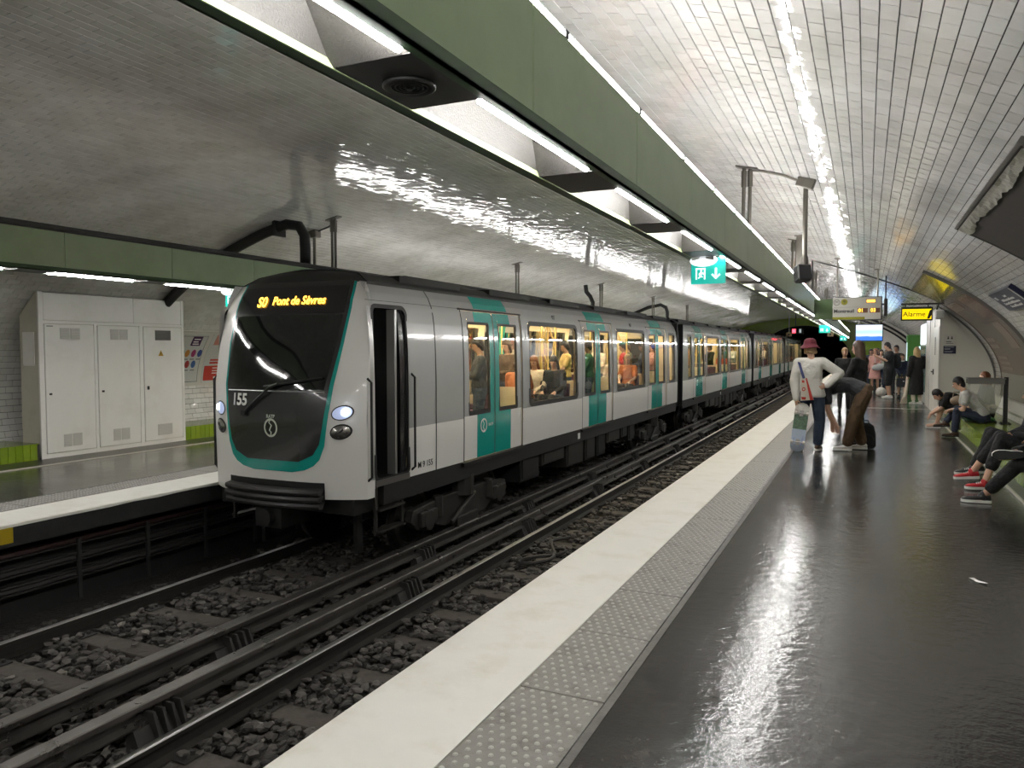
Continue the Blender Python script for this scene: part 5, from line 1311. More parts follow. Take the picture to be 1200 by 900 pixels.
t = thing('green_pad', 'flat green plastic lid lying on the bench below the clear bag', 'lid', (1.98, 16.9, .275))
mb = MB(); mb.prism(rrect(-.26, .26, -.42, .42, .12, 4), 'z', 0, .03); mb.build('rim', mat('lid_dark', (.02, .03, .02), .4), t); mb = MB(); mb.prism(rrect(-.24, .24, -.40, .40, .12, 4), 'z', .03, .075); mb.build('lid', mat('lid_green', (.02, .15, .025), .35), t, bevel=.02)

# ---- signals and hanging boxes by the far tunnel mouth
t = thing('track_signal', 'red lit signal with white figure before the tunnel mouth', 'signal', (-4.4, 55, 2.87))
mb = MB(); mb.box(-.42, .52, 0, .2, -.2, .2); mb.cyl((0, .1, .2), (0, .1, 1.2), .03); mb.build('housing', M_black, t); mb = MB(); mb.box(-.2, .02, -.01, 0, -.12, .14); mb.build('red_light', mat('signal_red', (.8, .02, .03), .4, emit=4, ecol=(1, .05, .08)), t); mb = MB(); mb.box(.25, .38, -.01, 0, -.12, .14); mb.build('white_figure', mat('signal_white', (.3, .33, .32), .4, emit=.35, ecol=(.7, .8, .8)), t)
for (x, lab) in ((-3.5, 'small tan box hanging on a pole above the train, left of the red hat'), (-1.6, 'small tan box hanging near the far tunnel mouth, right of the red hat')):
    t = thing('hanging_box', lab, 'signal box', (x, 40, 2.36)); mb = MB(); mb.box(-.13, .13, 0, .2, -.09, .12); mb.build('box', mat('tan_box', (.16, .11, .05), .5), t, bevel=.01); mb = MB(); mb.cyl((0, .1, .12), (0, .1, (vz(x) if x < -3 else 2.9)-2.36), .02); mb.build('pole', M_steel, t); mb = MB(); mb.cyl((0, 0, 0), (0, -.01, 0), .05, n=10); mb.build('lens', M_darkm, t)
t = thing('tunnel_lamp', 'tiny white lamp shining inside the dark tunnel', 'lamp', (-5.0, 74, .55)); mb = MB(); mb.ell((0, 0, 0), (.16, 0, 0), (0, .1, 0), (0, 0, .12), 8, 5); mb.build('bulb', mat('tunnel_bulb', (1, 1, 1), .5, emit=6), t); mb = MB(); mb.ell((.25, 0, -.2), (.12, 0, 0), (0, .1, 0), (0, 0, .12), 8, 5); mb.build('bulb', MATS['tunnel_bulb'], t)
# yellow plate on the far platform edge
t = thing('edge_plate', 'yellow marker plate under the white edge of the far platform', 'sign', (-7.262, 4.39, -.1)); mb = MB(); mb.box(0, .008, -.62, 0, -.075, .07); mb.build('plate', mat('plate_yellow', (.42, .30, .01), .5, var=.1, vs=6), t); text('voie', .06, M_ink, t, (.011, -.24, 0), (0, 1, 0), (0, 0, 1), 'plate_word')
# scrap of paper on the near platform
mb = MB(); P = [(0, 0), (.03, .05), (.09, .07), (.15, .12), (.19, .11), (.17, .07), (.10, .03), (.05, -.01)]
mb.add([(a, b, .004+.008*math.sin(a*40)) for a, b in P], [tuple(range(8))]); mb.add([(a, b, .006+.008*math.sin(a*40)) for a, b in P], [tuple(range(7, -1, -1))]); o = tag(mb.build('paper_scrap', mat('paper_white', (.75, .75, .72), .6)), 'small torn scrap of white paper lying on the near platform', 'paper'); o.location = (.70, 6.25, .001); o.rotation_euler = (0, 0, -1.2); o.scale = (.8, .5, 1)
# ------------------------------------------------------------------ people
M_skin = [mat('skin_light', (.50, .30, .21), .5, var=.06, vs=9), mat('skin_tan', (.33, .185, .12), .5, var=.06, vs=9), mat('skin_dark', (.12, .062, .04), .5, var=.06, vs=9)]
M_eye = mat('eye_dark', (.02, .015, .012), .2); M_lip = mat('lip', (.36, .13, .11), .5)
def cloth(name, c, var=.12, rough=.85): return mat('cloth_'+name, c, rough, var=var, vs=7, bump=.9, bs=9, bdist=.05)
def hairm(name, c): return mat('hair_'+name, c, .5, var=.45, vs=35, bump=.5, bs=50)
C_ = dict(white=cloth('white', (.62, .60, .55), .05), black=cloth('black', (.007, .007, .008)), navy=cloth('navy', (.018, .024, .045)), jean=cloth('jean', (.022, .035, .062), .3), dark=cloth('charcoal', (.028, .030, .034)), brown=cloth('brown', (.075, .045, .022), .25), grey=cloth('grey', (.40, .39, .37), .06), pink=cloth('pink', (.45, .24, .21)), yellow=cloth('yellow', (.50, .36, .13)), red=cloth('red', (.42, .03, .03)), green=cloth('green', (.02, .09, .05)), cream=cloth('cream', (.60, .52, .42)), blue=cloth('blue', (.08, .15, .30)), orange=cloth('orange', (.42, .14, .05)), olive=cloth('olive', (.10, .10, .05)), maroon=cloth('maroon', (.17, .012, .035)))
H_ = dict(brown=hairm('brown', (.060, .032, .018)), black=hairm('black', (.010, .008, .008)), blond=hairm('blond', (.36, .24, .10)), fair=hairm('fair', (.28, .18, .09)), red=hairm('auburn', (.16, .06, .025)))
V = Vector
def lerp(a, b, t): return V(a)*(1-t)+V(b)*t
def finish(mb, name, M, parent, vox, smooth=4):
    o = mb.build(name, M, parent)
    r = o.modifiers.new('fuse', 'REMESH'); r.mode = 'VOXEL'; r.voxel_size = vox; r.use_smooth_shade = True
    s = o.modifiers.new('soften', 'SMOOTH'); s.factor = .5; s.iterations = smooth
    return o
BASE = dict(pel=(0, 0, .93), wai=(0, .005, 1.09), che=(0, .0, 1.28), nek=(0, -.015, 1.47), hed=(0, .03, 1.62),
            shL=(-.175, -.01, 1.40), shR=(.175, -.01, 1.40), elL=(-.23, -.03, 1.12), elR=(.23, -.03, 1.12), wrL=(-.24, .05, .87), wrR=(.24, .05, .87),
            hiL=(-.09, 0, .90), hiR=(.09, 0, .90), knL=(-.10, .03, .49), knR=(.10, .03, .49), anL=(-.105, -.03, .085), anR=(.105, -.03, .085),
            ftL=(-.02, 1, 0), ftR=(.02, 1, 0), fwd=(0, 1, 0), look=(0, 1, -.05), up=(0, 0, 1), hdL=(0, .15, -1), hdR=(0, .15, -1), hnL=(1, 0, 0), hnR=(-1, 0, 0), curl=.5)
SIT = dict(pel=(0, 0, .12), wai=(0, -.01, .29), che=(0, .02, .48), nek=(0, .03, .66), hed=(0, .07, .81), shL=(-.175, .03, .60), shR=(.175, .03, .60), elL=(-.22, .10, .35), elR=(.22, .10, .35), wrL=(-.13, .30, .27), wrR=(.13, .30, .27),
           hiL=(-.09, .02, .10), hiR=(.09, .02, .10), knL=(-.11, .44, .16), knR=(.11, .44, .16), anL=(-.11, .48, -.27), anR=(.11, .48, -.27), hdL=(.3, .9, -.3), hdR=(-.3, .9, -.3), hnL=(.2, 0, -1), hnR=(-.2, 0, -1))
def sneaker(parent, an, d, up, upper, sole, lace=None, L_=.285, name='shoe'):
    """shoe under the ankle 'an', toe direction d"""
    an, d, up = V(an), V(d).normalized(), V(up).normalized(); r = d.cross(up).normalized(); up = r.cross(d).normalized()
    heel = an-up*.075-d*.075
    rings = []
    for f, w, h in ((0, .026, .05), (.06, .036, .072), (.2, .04, .078), (.35, .041, .068), (.5, .046, .052), (.7, .050, .042), (.87, .044, .034), (.97, .028, .024), (1.0, .012, .014)):
        c = heel+d*L_*f+up*(.022+h*.5); rings.append((c, r*w, up*(h*.5)))
    mb = MB(); mb.loft(rings, 12); mb.cap(an-up*.02, an+up*.015, .044, .04); s = finish(mb, name, upper, parent, .008, 2)
    mb = MB(); n = 18; pts = []
    for f, w in ((-.01, .018), (.03, .034), (.2, .041), (.4, .041), (.6, .05), (.8, .05), (.93, .038), (1.01, .014)): pts.append((f, w))
    vs = []; ol = [(f, w) for f, w in pts]+[(f, -w) for f, w in reversed(pts)]
    for z in (0, .028): vs += [heel+d*L_*f+r*w+up*z for f, w in ol]
    k = len(ol); mb.add(vs, [tuple(range(k-1, -1, -1))], 1); mb.add(vs, [tuple(range(k, 2*k))]+[(i, (i+1) % k, k+(i+1) % k, k+i) for i in range(k)]); mb.build('sole', [sole, mat('tread_grey', (.03, .031, .032), .7)], s)
    if lace:
        mb = MB()
        for f in (.36, .43, .50, .57): c = heel+d*L_*f+up*(.03+.062*(1-(f-.3)*1.3)); mb.tube([c-r*.028-up*.008, c+up*.006, c+r*.028-up*.008], .0045, 5)
        mb.build('laces', lace, s)
    return s
def hand(mb, wr, hd, hn, side, curl, k=1.0):
    """palm, four unequal curled fingers and a thumb; hn: palm side"""
    wr, hd, hn = V(wr), V(hd).normalized(), V(hn); hn = (hn-hd*hn.dot(hd)).normalized(); ac = hd.cross(hn).normalized()*side
    mb.ell(wr+hd*.045*k, hd*.052*k, ac*.040*k, hn*.017*k, 10, 6)
    for i, L_ in enumerate((.058, .075, .080, .072)):
        b = wr+hd*.080*k+ac*(-.029+.0195*i)*k; c1 = curl*.55; d1 = (hd*math.cos(c1)+hn*math.sin(c1)); c2 = curl*1.5; d2 = (hd*math.cos(c2)+hn*math.sin(c2))
        m_ = b+d1*L_*.52*k; mb.cap(b, m_, .0095*k, .0088*k, 6); mb.cap(m_, m_+d2*L_*.5*k, .0088*k, .0075*k, 6)
    b = wr+hd*.028*k+ac*.030*k; m_ = b+(hd*.6+ac*.7+hn*.3).normalized()*.038*k; mb.cap(b, m_, .013*k, .0105*k, 6); mb.cap(m_, m_+(hd*.85+ac*.25+hn*.45).normalized()*.032*k, .0105*k, .0085*k, 6)
def person(label, loc, rz, pose=None, h=1.75, sit=False, skin=0, top=None, sleeve=1.0, bottom=None, bl=1.0, shoes=None, hair=None, hlen=0., vox=.014, group=None, cat='person', baggy=.012, topbag=.012, skirt=None, hem=None, feet=True):
    """builds a figure from its joints; returns (thing, joints in world metres local to the thing)"""
    J = {k: (V(v) if k != 'curl' else v) for k, v in BASE.items()}
    if sit: J.update({k: V(v) for k, v in SIT.items()})
    if pose: J.update({k: (V(v) if k != 'curl' else v) for k, v in pose.items()})
    k = h/1.75
    for n in J:
        if n not in ('ftL', 'ftR', 'fuL', 'fuR', 'fwd', 'look', 'up', 'hdL', 'hdR', 'hnL', 'hnR', 'curl'): J[n] = J[n]*k
    t = thing('person', label, cat, loc, rz, group)
    rc = (J['shR']-J['shL']).normalized(); rp = (J['hiR']-J['hiL']).normalized(); rm = (rc+rp).normalized()
    sc = (J['shL']+J['shR'])/2
    def rg(c, r, ax, a, b): f = V(ax).cross(r).normalized(); return (c, r*a*k, f*b*k)
    s1 = (J['wai']-J['pel']).normalized(); s2 = (J['che']-J['wai']).normalized(); s3 = (sc-J['che']).normalized()
    def torso(e, lo=None):
        lo_ = J['pel']-s1*.09*k if lo is None else lo
        return [rg(lo_, rp, s1, .13+e, .095+e), rg(J['pel'], rp, s1, .165+e, .115+e), rg(J['wai'], rm, (s1+s2), .138+e, .100+e), rg(J['che'], rc, s2, .160+e, .112+e), rg(lerp(J['che'], sc, .7), rc, s3, .155+e, .098+e), rg(sc+s3*.03*k, rc, s3, .10+e, .070+e), rg(sc+s3*.06*k, rc, s3, .05+e*.5, .05+e*.5)]
    # --- body
    mb = MB(); mb.loft(torso(0), 16)
    mb.cap(J['shL'], J['shR'], .055*k, .055*k)
    hl = V(J['look']).normalized(); hu = V(J['up']); hr = hl.cross(hu).normalized(); hu = hr.cross(hl).normalized(); hc = J['hed']
    mb.cap(J['nek']-(hc-J['nek'])*.2, lerp(J['nek'], hc, .8), .056*k, .052*k)
    mb.ell(hc+hu*.02*k-hl*.006*k, hr*.074*k, hl*.094*k, hu*.105*k, 14, 10); mb.ell(hc-hu*.055*k+hl*.030*k, hr*.052*k, hl*.058*k, hu*.062*k, 12, 8)
    mb.cap(hc+hl*.088*k+hu*.008*k, hc+hl*.108*k-hu*.028*k, .010*k, .015*k, 6)
    for s in (-1, 1): mb.ell(hc+hr*s*.076*k-hl*.01*k-hu*.005*k, hr*.010*k, hl*.018*k, hu*.032*k, 8, 5)
    for s in ('L', 'R'):
        mb.cap(J['sh'+s], J['el'+s], .050*k, .040*k); mb.cap(J['el'+s], J['wr'+s], .040*k, .027*k)
        hand(mb, J['wr'+s], J['hd'+s], J['hn'+s], 1 if s == 'L' else -1, J['curl'], k)
        mb.cap(J['hi'+s], J['kn'+s], .082*k, .055*k); mb.cap(J['kn'+s], lerp(J['kn'+s], J['an'+s], .35), .052*k, .054*k); mb.cap(lerp(J['kn'+s], J['an'+s], .35), J['an'+s], .054*k, .036*k)
        fd = J['ft'+s].normalized(); mb.cap(J['an'+s]-V((0, 0, .035*k)), J['an'+s]+fd*.12*k-V((0, 0, .045*k)), .035*k, .03*k)
    body = finish(mb, 'body', M_skin[skin], t, vox, 3)
    for s in (-1, 1):
        m2 = MB(); m2.ell(hc+hr*s*.031*k+hl*.086*k+hu*.014*k, hr*.013*k, hl*.008*k, hu*.007*k, 8, 5); m2.build('eye', M_eye, t, smooth=True)
    m2 = MB(); m2.ell(hc+hl*.088*k-hu*.058*k, hr*.022*k, hl*.008*k, hu*.006*k, 8, 5); m2.build('mouth', M_lip, t, smooth=True)
    # --- clothes
    if top:
        mb = MB(); e = topbag; lo = (J['pel']+s1*(.02 if hem is None else hem)*k); rings = torso(e+.004)
        rings[0] = rg(lo-s1*.015*k, rp, s1, .150+e, .110+e); rings[1] = rg(lo+s1*.02*k, rp, s1, .168+e*1.3, .120+e*1.3); mb.loft(rings, 16); mb.cap(J['shL'], J['shR'], .058*k+e, .058*k+e)
        for s in ('L', 'R'):
            if sleeve >= .5: mb.cap(J['sh'+s], J['el'+s], .056*k+e, .046*k+e)
            elif sleeve > 0: mb.cap(J['sh'+s], lerp(J['sh'+s], J['el'+s], sleeve*2), .056*k+e, .052*k+e)
            if sleeve > .5: mb.cap(J['el'+s], lerp(J['el'+s], J['wr'+s], (sleeve-.5)*2*.95), .046*k+e, .036*k+e*.8)
        finish(mb, 'top', top, t, vox, 3)
    if bottom:
        mb = MB(); e = baggy; mb.loft([rg(J['pel']-s1*.10*k, rp, s1, .13+e, .10+e), rg(J['pel']-s1*.02*k, rp, s1, .17+e, .12+e), rg(J['pel']+s1*.09*k, rp, s1, .150+e*.6, .108+e*.6)], 16)
        for s in ('L', 'R'):
            mb.cap(J['hi'+s], J['kn'+s], .086*k+e, .062*k+e)
            if bl > .5: mb.cap(J['kn'+s], lerp(J['kn'+s], J['an'+s], (bl-.5)*2*.84), .062*k+e, .050*k+e*1.1)
        finish(mb, 'trousers' if bl > .6 else 'shorts', bottom, t, vox, 3)
    if skirt:
        M, zlo, flare = skirt; mb = MB(); c0 = J['pel']+s1*.12*k; kc = (J['knL']+J['knR'])/2; z0 = J['pel'].z
        rings = [rg(c0, rp, s1, .150, .11), rg(J['pel'], rp, s1, .185, .135)]
        for f in (.35, .7, 1.): c = V((J['pel'].x, J['pel'].y, z0))*(1-f)+V((kc.x, kc.y, zlo*k))*f; rings.append((c, rp*(.185+flare*f)*k, V((0, 0, 1)).cross(rp)*(.14+flare*f)*k))
        mb.loft(rings[::-1], 20); finish(mb, 'skirt', M, t, vox, 2)
    if shoes and feet:
        for s in ('L', 'R'):
            sh = (J['kn'+s]-J['an'+s]).normalized(); fd = J['ft'+s].normalized(); u = V(pose['fu'+s]) if pose and 'fu'+s in pose else V((0, 0, 1)) if abs(fd.z) < .3 else (sh-fd*sh.dot(fd)).normalized(); sneaker(t, J['an'+s], fd, u, shoes[0], shoes[1], shoes[2] if len(shoes) > 2 else None, .275*k)
    # --- hair
    if hair:
        mb = MB(); mb.ell(hc+hu*.030*k-hl*.014*k, hr*.085*k, hl*.100*k, hu*.106*k, 14, 9)
        if hlen > 0:
            b0 = hc+hu*.03*k-hl*.055*k; r0 = .078
            rings = [(b0, hr*r0*k, hl*.055*k), (b0-V((0, 0, .12*k))-hl*.02*k, hr*.085*k, hl*.05*k), (b0-V((0, 0, hlen*.6*k))-hl*.05*k, hr*.085*k, hl*.04*k), (b0-V((0, 0, hlen*k))-hl*.055*k, hr*.055*k, hl*.025*k)]
            mb.loft(rings, 14)
            for s in (-1, 1): mb.cap(hc+hr*s*.072*k+hu*.02*k, hc+hr*s*.082*k-hu*min(.22, hlen*.6)*k-hl*.015*k, .026*k, .022*k, 8)
        else:
            mb.ell(hc-hl*.048*k-hu*.03*k, hr*.078*k, hl*.058*k, hu*.085*k, 12, 7)
            for s in (-1, 1): mb.ell(hc+hr*s*.072*k-hl*.012*k+hu*.022*k, hr*.016*k, hl*.03*k, hu*.05*k, 8, 5)
        o = finish(mb, 'hair', hair, t, min(vox, .012), 2)
        # keep the face free: bite the front off
        co_ = o.data.vertices
        for v in co_:
            q = (v.co-hc); f = q.dot(hl); z = q.dot(hu)
            if f > .03*k and z < .045*k: v.co -= hl*(f-.03*k)
    return t, J, (hc, hr, hl, hu)

# 1. red bucket hat, white shirt, skateboard in the left hand
WSH = (mat('shoe_white', (.62, .60, .56), .5), mat('sole_white', (.7, .69, .65), .5), mat('lace_white', (.7, .7, .68), .6)); BSH = (mat('shoe_black', (.013, .013, .014), .45), MATS['sole_white'], mat('lace_black', (.02, .02, .02), .6)); RSH = (mat('shoe_red', (.40, .012, .018), .6, var=.1), MATS['sole_white'], MATS['lace_white']); BRS = (mat('shoe_brown', (.06, .032, .018), .45), mat('sole_dark', (.02, .02, .02), .6), MATS['lace_black']); DSH = (MATS['shoe_black'], MATS['sole_dark'], MATS['lace_black'])
t, J, HD = person('person in a red bucket hat and loose white shirt leaning a skateboard on the platform', (-.80, 13.12, 0), .10,
    dict(anL=(-.16, .06, .085), knL=(-.13, .06, .49), anR=(.115, -.02, .085), knR=(.14, .0, .49), hiL=(-.09, 0, .90), hiR=(.10, 0, .90), pel=(.02, 0, .93), wai=(.0, 0, 1.10), che=(-.02, .0, 1.28), shL=(-.19, -.01, 1.40), shR=(.17, -.01, 1.41),
         elL=(-.25, -.03, 1.10), wrL=(-.215, -.09, .83), hdL=(.05, -.1, -1), hnL=(.6, .5, 0), elR=(.42, .02, 1.24), wrR=(.23, -.08, 1.05), hdR=(-.7, -.2, -.3), hnR=(0, .9, .3), hed=(-.02, .045, 1.63), look=(-.35, 1, -.05), ftL=(-.5, .8, 0), ftR=(.1, -1, 0) if False else (.25, 1, 0)),
    h=1.78, top=C_['white'], bottom=C_['jean'], shoes=(MATS['shoe_brown'], MATS['sole_white'], MATS['lace_white']), hair=H_['fair'], hlen=.12, vox=.010, baggy=.026, topbag=.028, hem=-.06)
hc, hr, hl, hu = HD
mb = MB(); n = 24; vs = []
for (r, z) in ((.001, .155), (.05, .150), (.085, .125), (.098, .075), (.106, .045), (.128, .025), (.150, -.005), (.156, -.012), (.150, -.012), (.120, .012), (.095, .03)):
    for j in range(n): a = 2*PI*j/n; vs.append(hc+hr*r*math.cos(a)+(hl*r*1.12*math.sin(a))+hu*(z+.015+.006*math.sin(3*a)*(r > .12)))
mb.add(vs, [(i*n+j, i*n+(j+1) % n, (i+1)*n+(j+1) % n, (i+1)*n+j) for i in range(10) for j in range(n)]); mb.build('bucket_hat', mat('hat_red', (.085, .006, .016), .85, var=.15, vs=20, bump=.3, bs=60), t, smooth=True)
# tote bag slung on the back
bg = thing('tote_bag', 'cream and red patterned tote bag slung on a navy strap across the white shirt', 'bag', (-.80, 13.12, 0), .10)
mb = MB(); q = [(-.15, -.205, 1.17), (-.07, -.215, 1.19), (.04, -.20, .84), (-.16, -.20, .82)]
Q = [V(p) for p in q]
mb.add([p for p in Q]+[p+V((0, .035, 0)) for p in Q], [(0, 1, 2, 3), (7, 6, 5, 4)]+[(i, i+4, (i+1) % 4+4, (i+1) % 4) for i in range(4)]); mb.build('bag_body', mat('tote_cream', (.55, .50, .42), .7, var=.1, vs=8), bg)
def bagpt(u, v): a = Q[0].lerp(Q[1], u); b = Q[3].lerp(Q[2], u); return a.lerp(b, v)-V((0, .004, 0))
mb = MB(); mb.add([bagpt(.78, 0), bagpt(.99, 0), bagpt(.97, 1), bagpt(.72, 1)], [(0, 1, 2, 3)]); mb.build('red_stripe', mat('tote_red', (.42, .03, .018), .7), bg)
mb = MB()
for (u0, u1, v0, v1) in ((.08, .5, .06, .2), (.05, .45, .82, .97)): mb.add([bagpt(u0, v0), bagpt(u1, v0+.03), bagpt(u1-.05, v1), bagpt(u0+.06, v1-.03)], [(0, 1, 2, 3)])
n = 14; mb.add([bagpt(.3+.2*math.cos(2*PI*i/n), .48+.09*math.sin(2*PI*i/n)) for i in range(n)]+[bagpt(.3+.11*math.cos(2*PI*i/n), .48+.045*math.sin(2*PI*i/n)) for i in range(n)], [(i, (i+1) % n, n+(i+1) % n, n+i) for i in range(n)])
mb.build('red_print', MATS['tote_red'], bg)
mb = MB(); pth = [(-.11, -.20, 1.17), (-.15, -.17, 1.30), (-.185, -.10, 1.43), (-.15, -.02, 1.50), (-.10, .08, 1.47), (-.02, .17, 1.33), (.08, .185, 1.15)]
vs = []
for p in pth: vs += [V(p)+V((-.022, 0, .006)), V(p)+V((.022, 0, -.006)), V(p)+V((.022, .006, .0)), V(p)+V((-.022, .006, .012))]
mb.add(vs, [(4*i+j, 4*i+(j+1) % 4, 4*i+4+(j+1) % 4, 4*i+4+j) for i in range(len(pth)-1) for j in range(4)]); mb.build('strap', mat('strap_navy', (.02, .028, .10), .7), bg)
# skateboard standing on its tail
sk = thing('skateboard', 'skateboard with white, leafy green and pale blue deck held upright on the platform', 'skateboard', (-.985, 12.86, 0), .06)
sk.rotation_euler = (math.radians(-7), math.radians(6.5), .06)
Lb = .80; nv = 34
def halfw(f):
    w = .105
    if f < .12: return w*math.sqrt(max(.0, 1-((.12-f)/.12)**2))*.98+.002
    if f > .88: return w*math.sqrt(max(.0, 1-((f-.88)/.12)**2))*.98+.002
    return w
def deckz(f): return .0 if .16 < f < .84 else (.05*((.16-f)/.16)**1.4 if f <= .16 else .05*((f-.84)/.16)**1.4)
DECK = [('deck_white', (.55, .55, .50), .76, 1.0), ('deck_leafy', (.10, .17, .11), .46, .76), ('deck_paleblue', (.42, .50, .62), .0, .46)]
def deck_mat(nm, c):
    if nm == 'deck_leafy': return mat(nm, c, .4, var=.9, vs=22)
    if nm == 'deck_paleblue': return mat(nm, c, .35, var=.1, vs=5, dirt=(.08, .11, .45), dscale=5)
    return mat(nm, c, .4, var=.1, vs=8, dirt=(.35, .2, .12), dscale=7)
for (nm, c, f0, f1) in DECK:
    mb = MB(); K = 14; vs = []
    for i in range(K+1):
        f = f0+(f1-f0)*i/K
        for (sx, dy) in ((-1, -.0), (1, -.0), (1, .011), (-1, .011)): vs.append((sx*halfw(f), dy+deckz(f), f*Lb))
    mb.add(vs, [(4*i+j, 4*i+(j+1) % 4, 4*i+4+(j+1) % 4, 4*i+4+j) for i in range(K) for j in range(4)]+[(0, 1, 2, 3), (4*K+3, 4*K+2, 4*K+1, 4*K)]); mb.build(nm, deck_mat(nm, c), sk)
M_truck = mat('truck_metal', (.35, .34, .32), .35, metal=.8); M_wh = mat('skate_wheel', (.6, .58, .5), .5)
for f in (.20, .78):
    mb = MB(); mb.box(-.03, .03, -.012, 0, f*Lb-.045, f*Lb+.045); mb.prism([(-.018, f*Lb-.02), (.018, f*Lb-.02), (.012, f*Lb+.02), (-.012, f*Lb+.02)], 'y', -.05, -.01); mb.cyl((-.095, -.045, f*Lb), (.095, -.045, f*Lb), .009, n=8); tr = mb.build('truck', M_truck, sk)
    for s in (-1, 1): mb = MB(); mb.cyl((s*.075, -.045, f*Lb), (s*.108, -.045, f*Lb), .027, n=14); mb.build('wheel', M_wh, tr)
# 2. bent over, brown trousers
person('person in charcoal shirt and brown trousers bending far forward beside the skateboarder', (-.15, 13.45, 0), PI/2,
    dict(pel=(0, -.12, .93), wai=(0, .06, 1.03), che=(0, .27, 1.03), nek=(0, .46, .95), hed=(0, .57, .84), shL=(-.18, .40, .96), shR=(.18, .40, .96), elL=(-.20, .38, .66), elR=(.20, .42, .66), wrL=(-.14, .25, .40), wrR=(.16, .33, .40), hdL=(.1, -.1, -1), hdR=(-.1, -.1, -1),
         hiL=(-.10, -.13, .90), hiR=(.10, -.13, .90), knL=(-.13, .02, .49), knR=(.12, -.02, .49), anL=(-.14, .10, .085), anR=(.13, -.12, .085), look=(0, .3, -1), up=(0, 1, .2)),
    h=1.80, top=C_['dark'], sleeve=.3, bottom=C_['brown'], shoes=WSH, hair=H_['brown'], vox=.011, baggy=.035, topbag=.02)
# black backpack on the floor
t = thing('backpack', 'black backpack standing on the floor behind the brown trousers', 'backpack', (.02, 13.75, 0), .2)
mb = MB(); mb.loft([((0, 0, .01), (.13, 0, 0), (0, .09, 0)), ((0, 0, .05), (.16, 0, 0), (0, .11, 0)), ((0, 0, .25), (.155, 0, 0), (0, .105, 0)), ((0, 0, .38), (.125, 0, 0), (0, .08, 0)), ((0, 0, .43), (.06, 0, 0), (0, .04, 0))], 16); mb.build('pack', C_['black'], t, smooth=True)
mb = MB(); mb.tube([(-.05, 0, .42), (-.03, 0, .47), (.03, 0, .47), (.05, 0, .42)], .01, 6); mb.build('carry_loop', C_['black'], t); mb = MB(); mb.ell((0, -.11, .16), (.11, 0, 0), (0, .03, 0), (0, 0, .10), 12, 7); mb.build('front_pocket', C_['black'], t, smooth=True)
# 3. long-haired woman in black
person('woman in black with very long brown hair talking to the skateboarder', (-.10, 14.35, 0), 1.15,
    dict(elL=(-.20, .10, 1.13), wrL=(-.10, .33, 1.10), elR=(.22, .06, 1.12), wrR=(.08, .32, 1.08), hdL=(.2, 1, .1), hdR=(-.2, 1, .0), hnL=(.2, 0, 1), hnR=(-.2, 0, 1), look=(.1, 1, -.12)),
    h=1.80, top=C_['black'], bottom=C_['black'], shoes=DSH, hair=H_['brown'], hlen=.62, vox=.012)
# 4. fair-haired person behind them
person('short fair-haired person in dark clothes partly hidden behind the white sleeve', (-.50, 21.5, 0), PI, h=1.69, top=C_['black'], bottom=C_['dark'], shoes=DSH, hair=H_['fair'], vox=.018)
# 5. man in black with phone and backpack
t, J, HD = person('tall man in long black top and bare legs holding up a phone', (.70, 28.1, 0), PI/2+.2,
    dict(elL=(-.22, .12, 1.18), wrL=(-.14, .36, 1.30), elR=(.22, .10, 1.18), wrR=(.02, .36, 1.30), hdL=(.1, .8, .5), hdR=(-.1, .8, .5), look=(0, 1, -.3), hed=(0, .06, 1.62)),
    h=1.88, top=C_['black'], sleeve=.35, bottom=C_['black'], bl=.5, shoes=WSH, hair=H_['black'], vox=.020, baggy=.05, topbag=.03, hem=-.1)
bp = thing('black_backpack', 'black backpack worn by the tall man with bare legs', 'backpack', (.70, 28.1, 0), PI/2+.2); mb = MB(); mb.loft([((0, -.24, 1.0), (.12, 0, 0), (0, .07, 0)), ((0, -.26, 1.1), (.16, 0, 0), (0, .11, 0)), ((0, -.26, 1.35), (.15, 0, 0), (0, .10, 0)), ((0, -.22, 1.5), (.08, 0, 0), (0, .05, 0))], 14); mb.build('pack', C_['black'], bp, smooth=True)
ph = thing('phone', 'phone held up by the tall man in black', 'phone', (.34, 28.15, 1.47), .3); mb = MB(); mb.box(-.005, .005, -.037, .037, -.02, .13); mb.build('case', M_darkm, ph); mb = MB(); mb.box(.005, .006, -.033, .033, -.015, .125); mb.build('screen', M_exitw, ph)
# 6. girl with a dark bag
girl, _, _ = person('girl in navy jumper with white collar facing the camera, holding a dark bag', (1.11, 28.6, 0), PI-.1, dict(elL=(-.20, .05, 1.10), wrL=(-.05, .20, .86), elR=(.20, .05, 1.10), wrR=(.05, .20, .86), hdL=(.3, .3, -1), hdR=(-.3, .3, -1)), h=1.50, top=C_['navy'], skirt=(C_['olive'], .52, .04), shoes=DSH, hair=H_['brown'], vox=.018)
t = thing('hand_bag', 'dark square bag held in front by the girl in navy', 'bag', (1.11, 28.38, .38), 0); mb = MB(); mb.box(-.17, .17, -.06, .06, 0, .30); mb.build('bag_body', mat('bag_dark', (.018, .018, .024), .5), t, bevel=.02); mb = MB(); mb.tube([(-.08, 0, .29), (-.06, 0, .38), (.06, 0, .38), (.08, 0, .29)], .012, 6); mb.build('handle', M_darkm, t); mb = MB(); mb.box(.02, .07, -.066, -.06, .18, .21); mb.build('clasp', M_inkw, t)
mb = MB(); mb.lathe([(.05, 0), (.075, -.005), (.085, -.03), (.07, -.04), (.05, -.02)], (0, -.005, 1.265), 16); mb.build('collar', C_['white'], girl, smooth=True)['label'] = 'white collar'
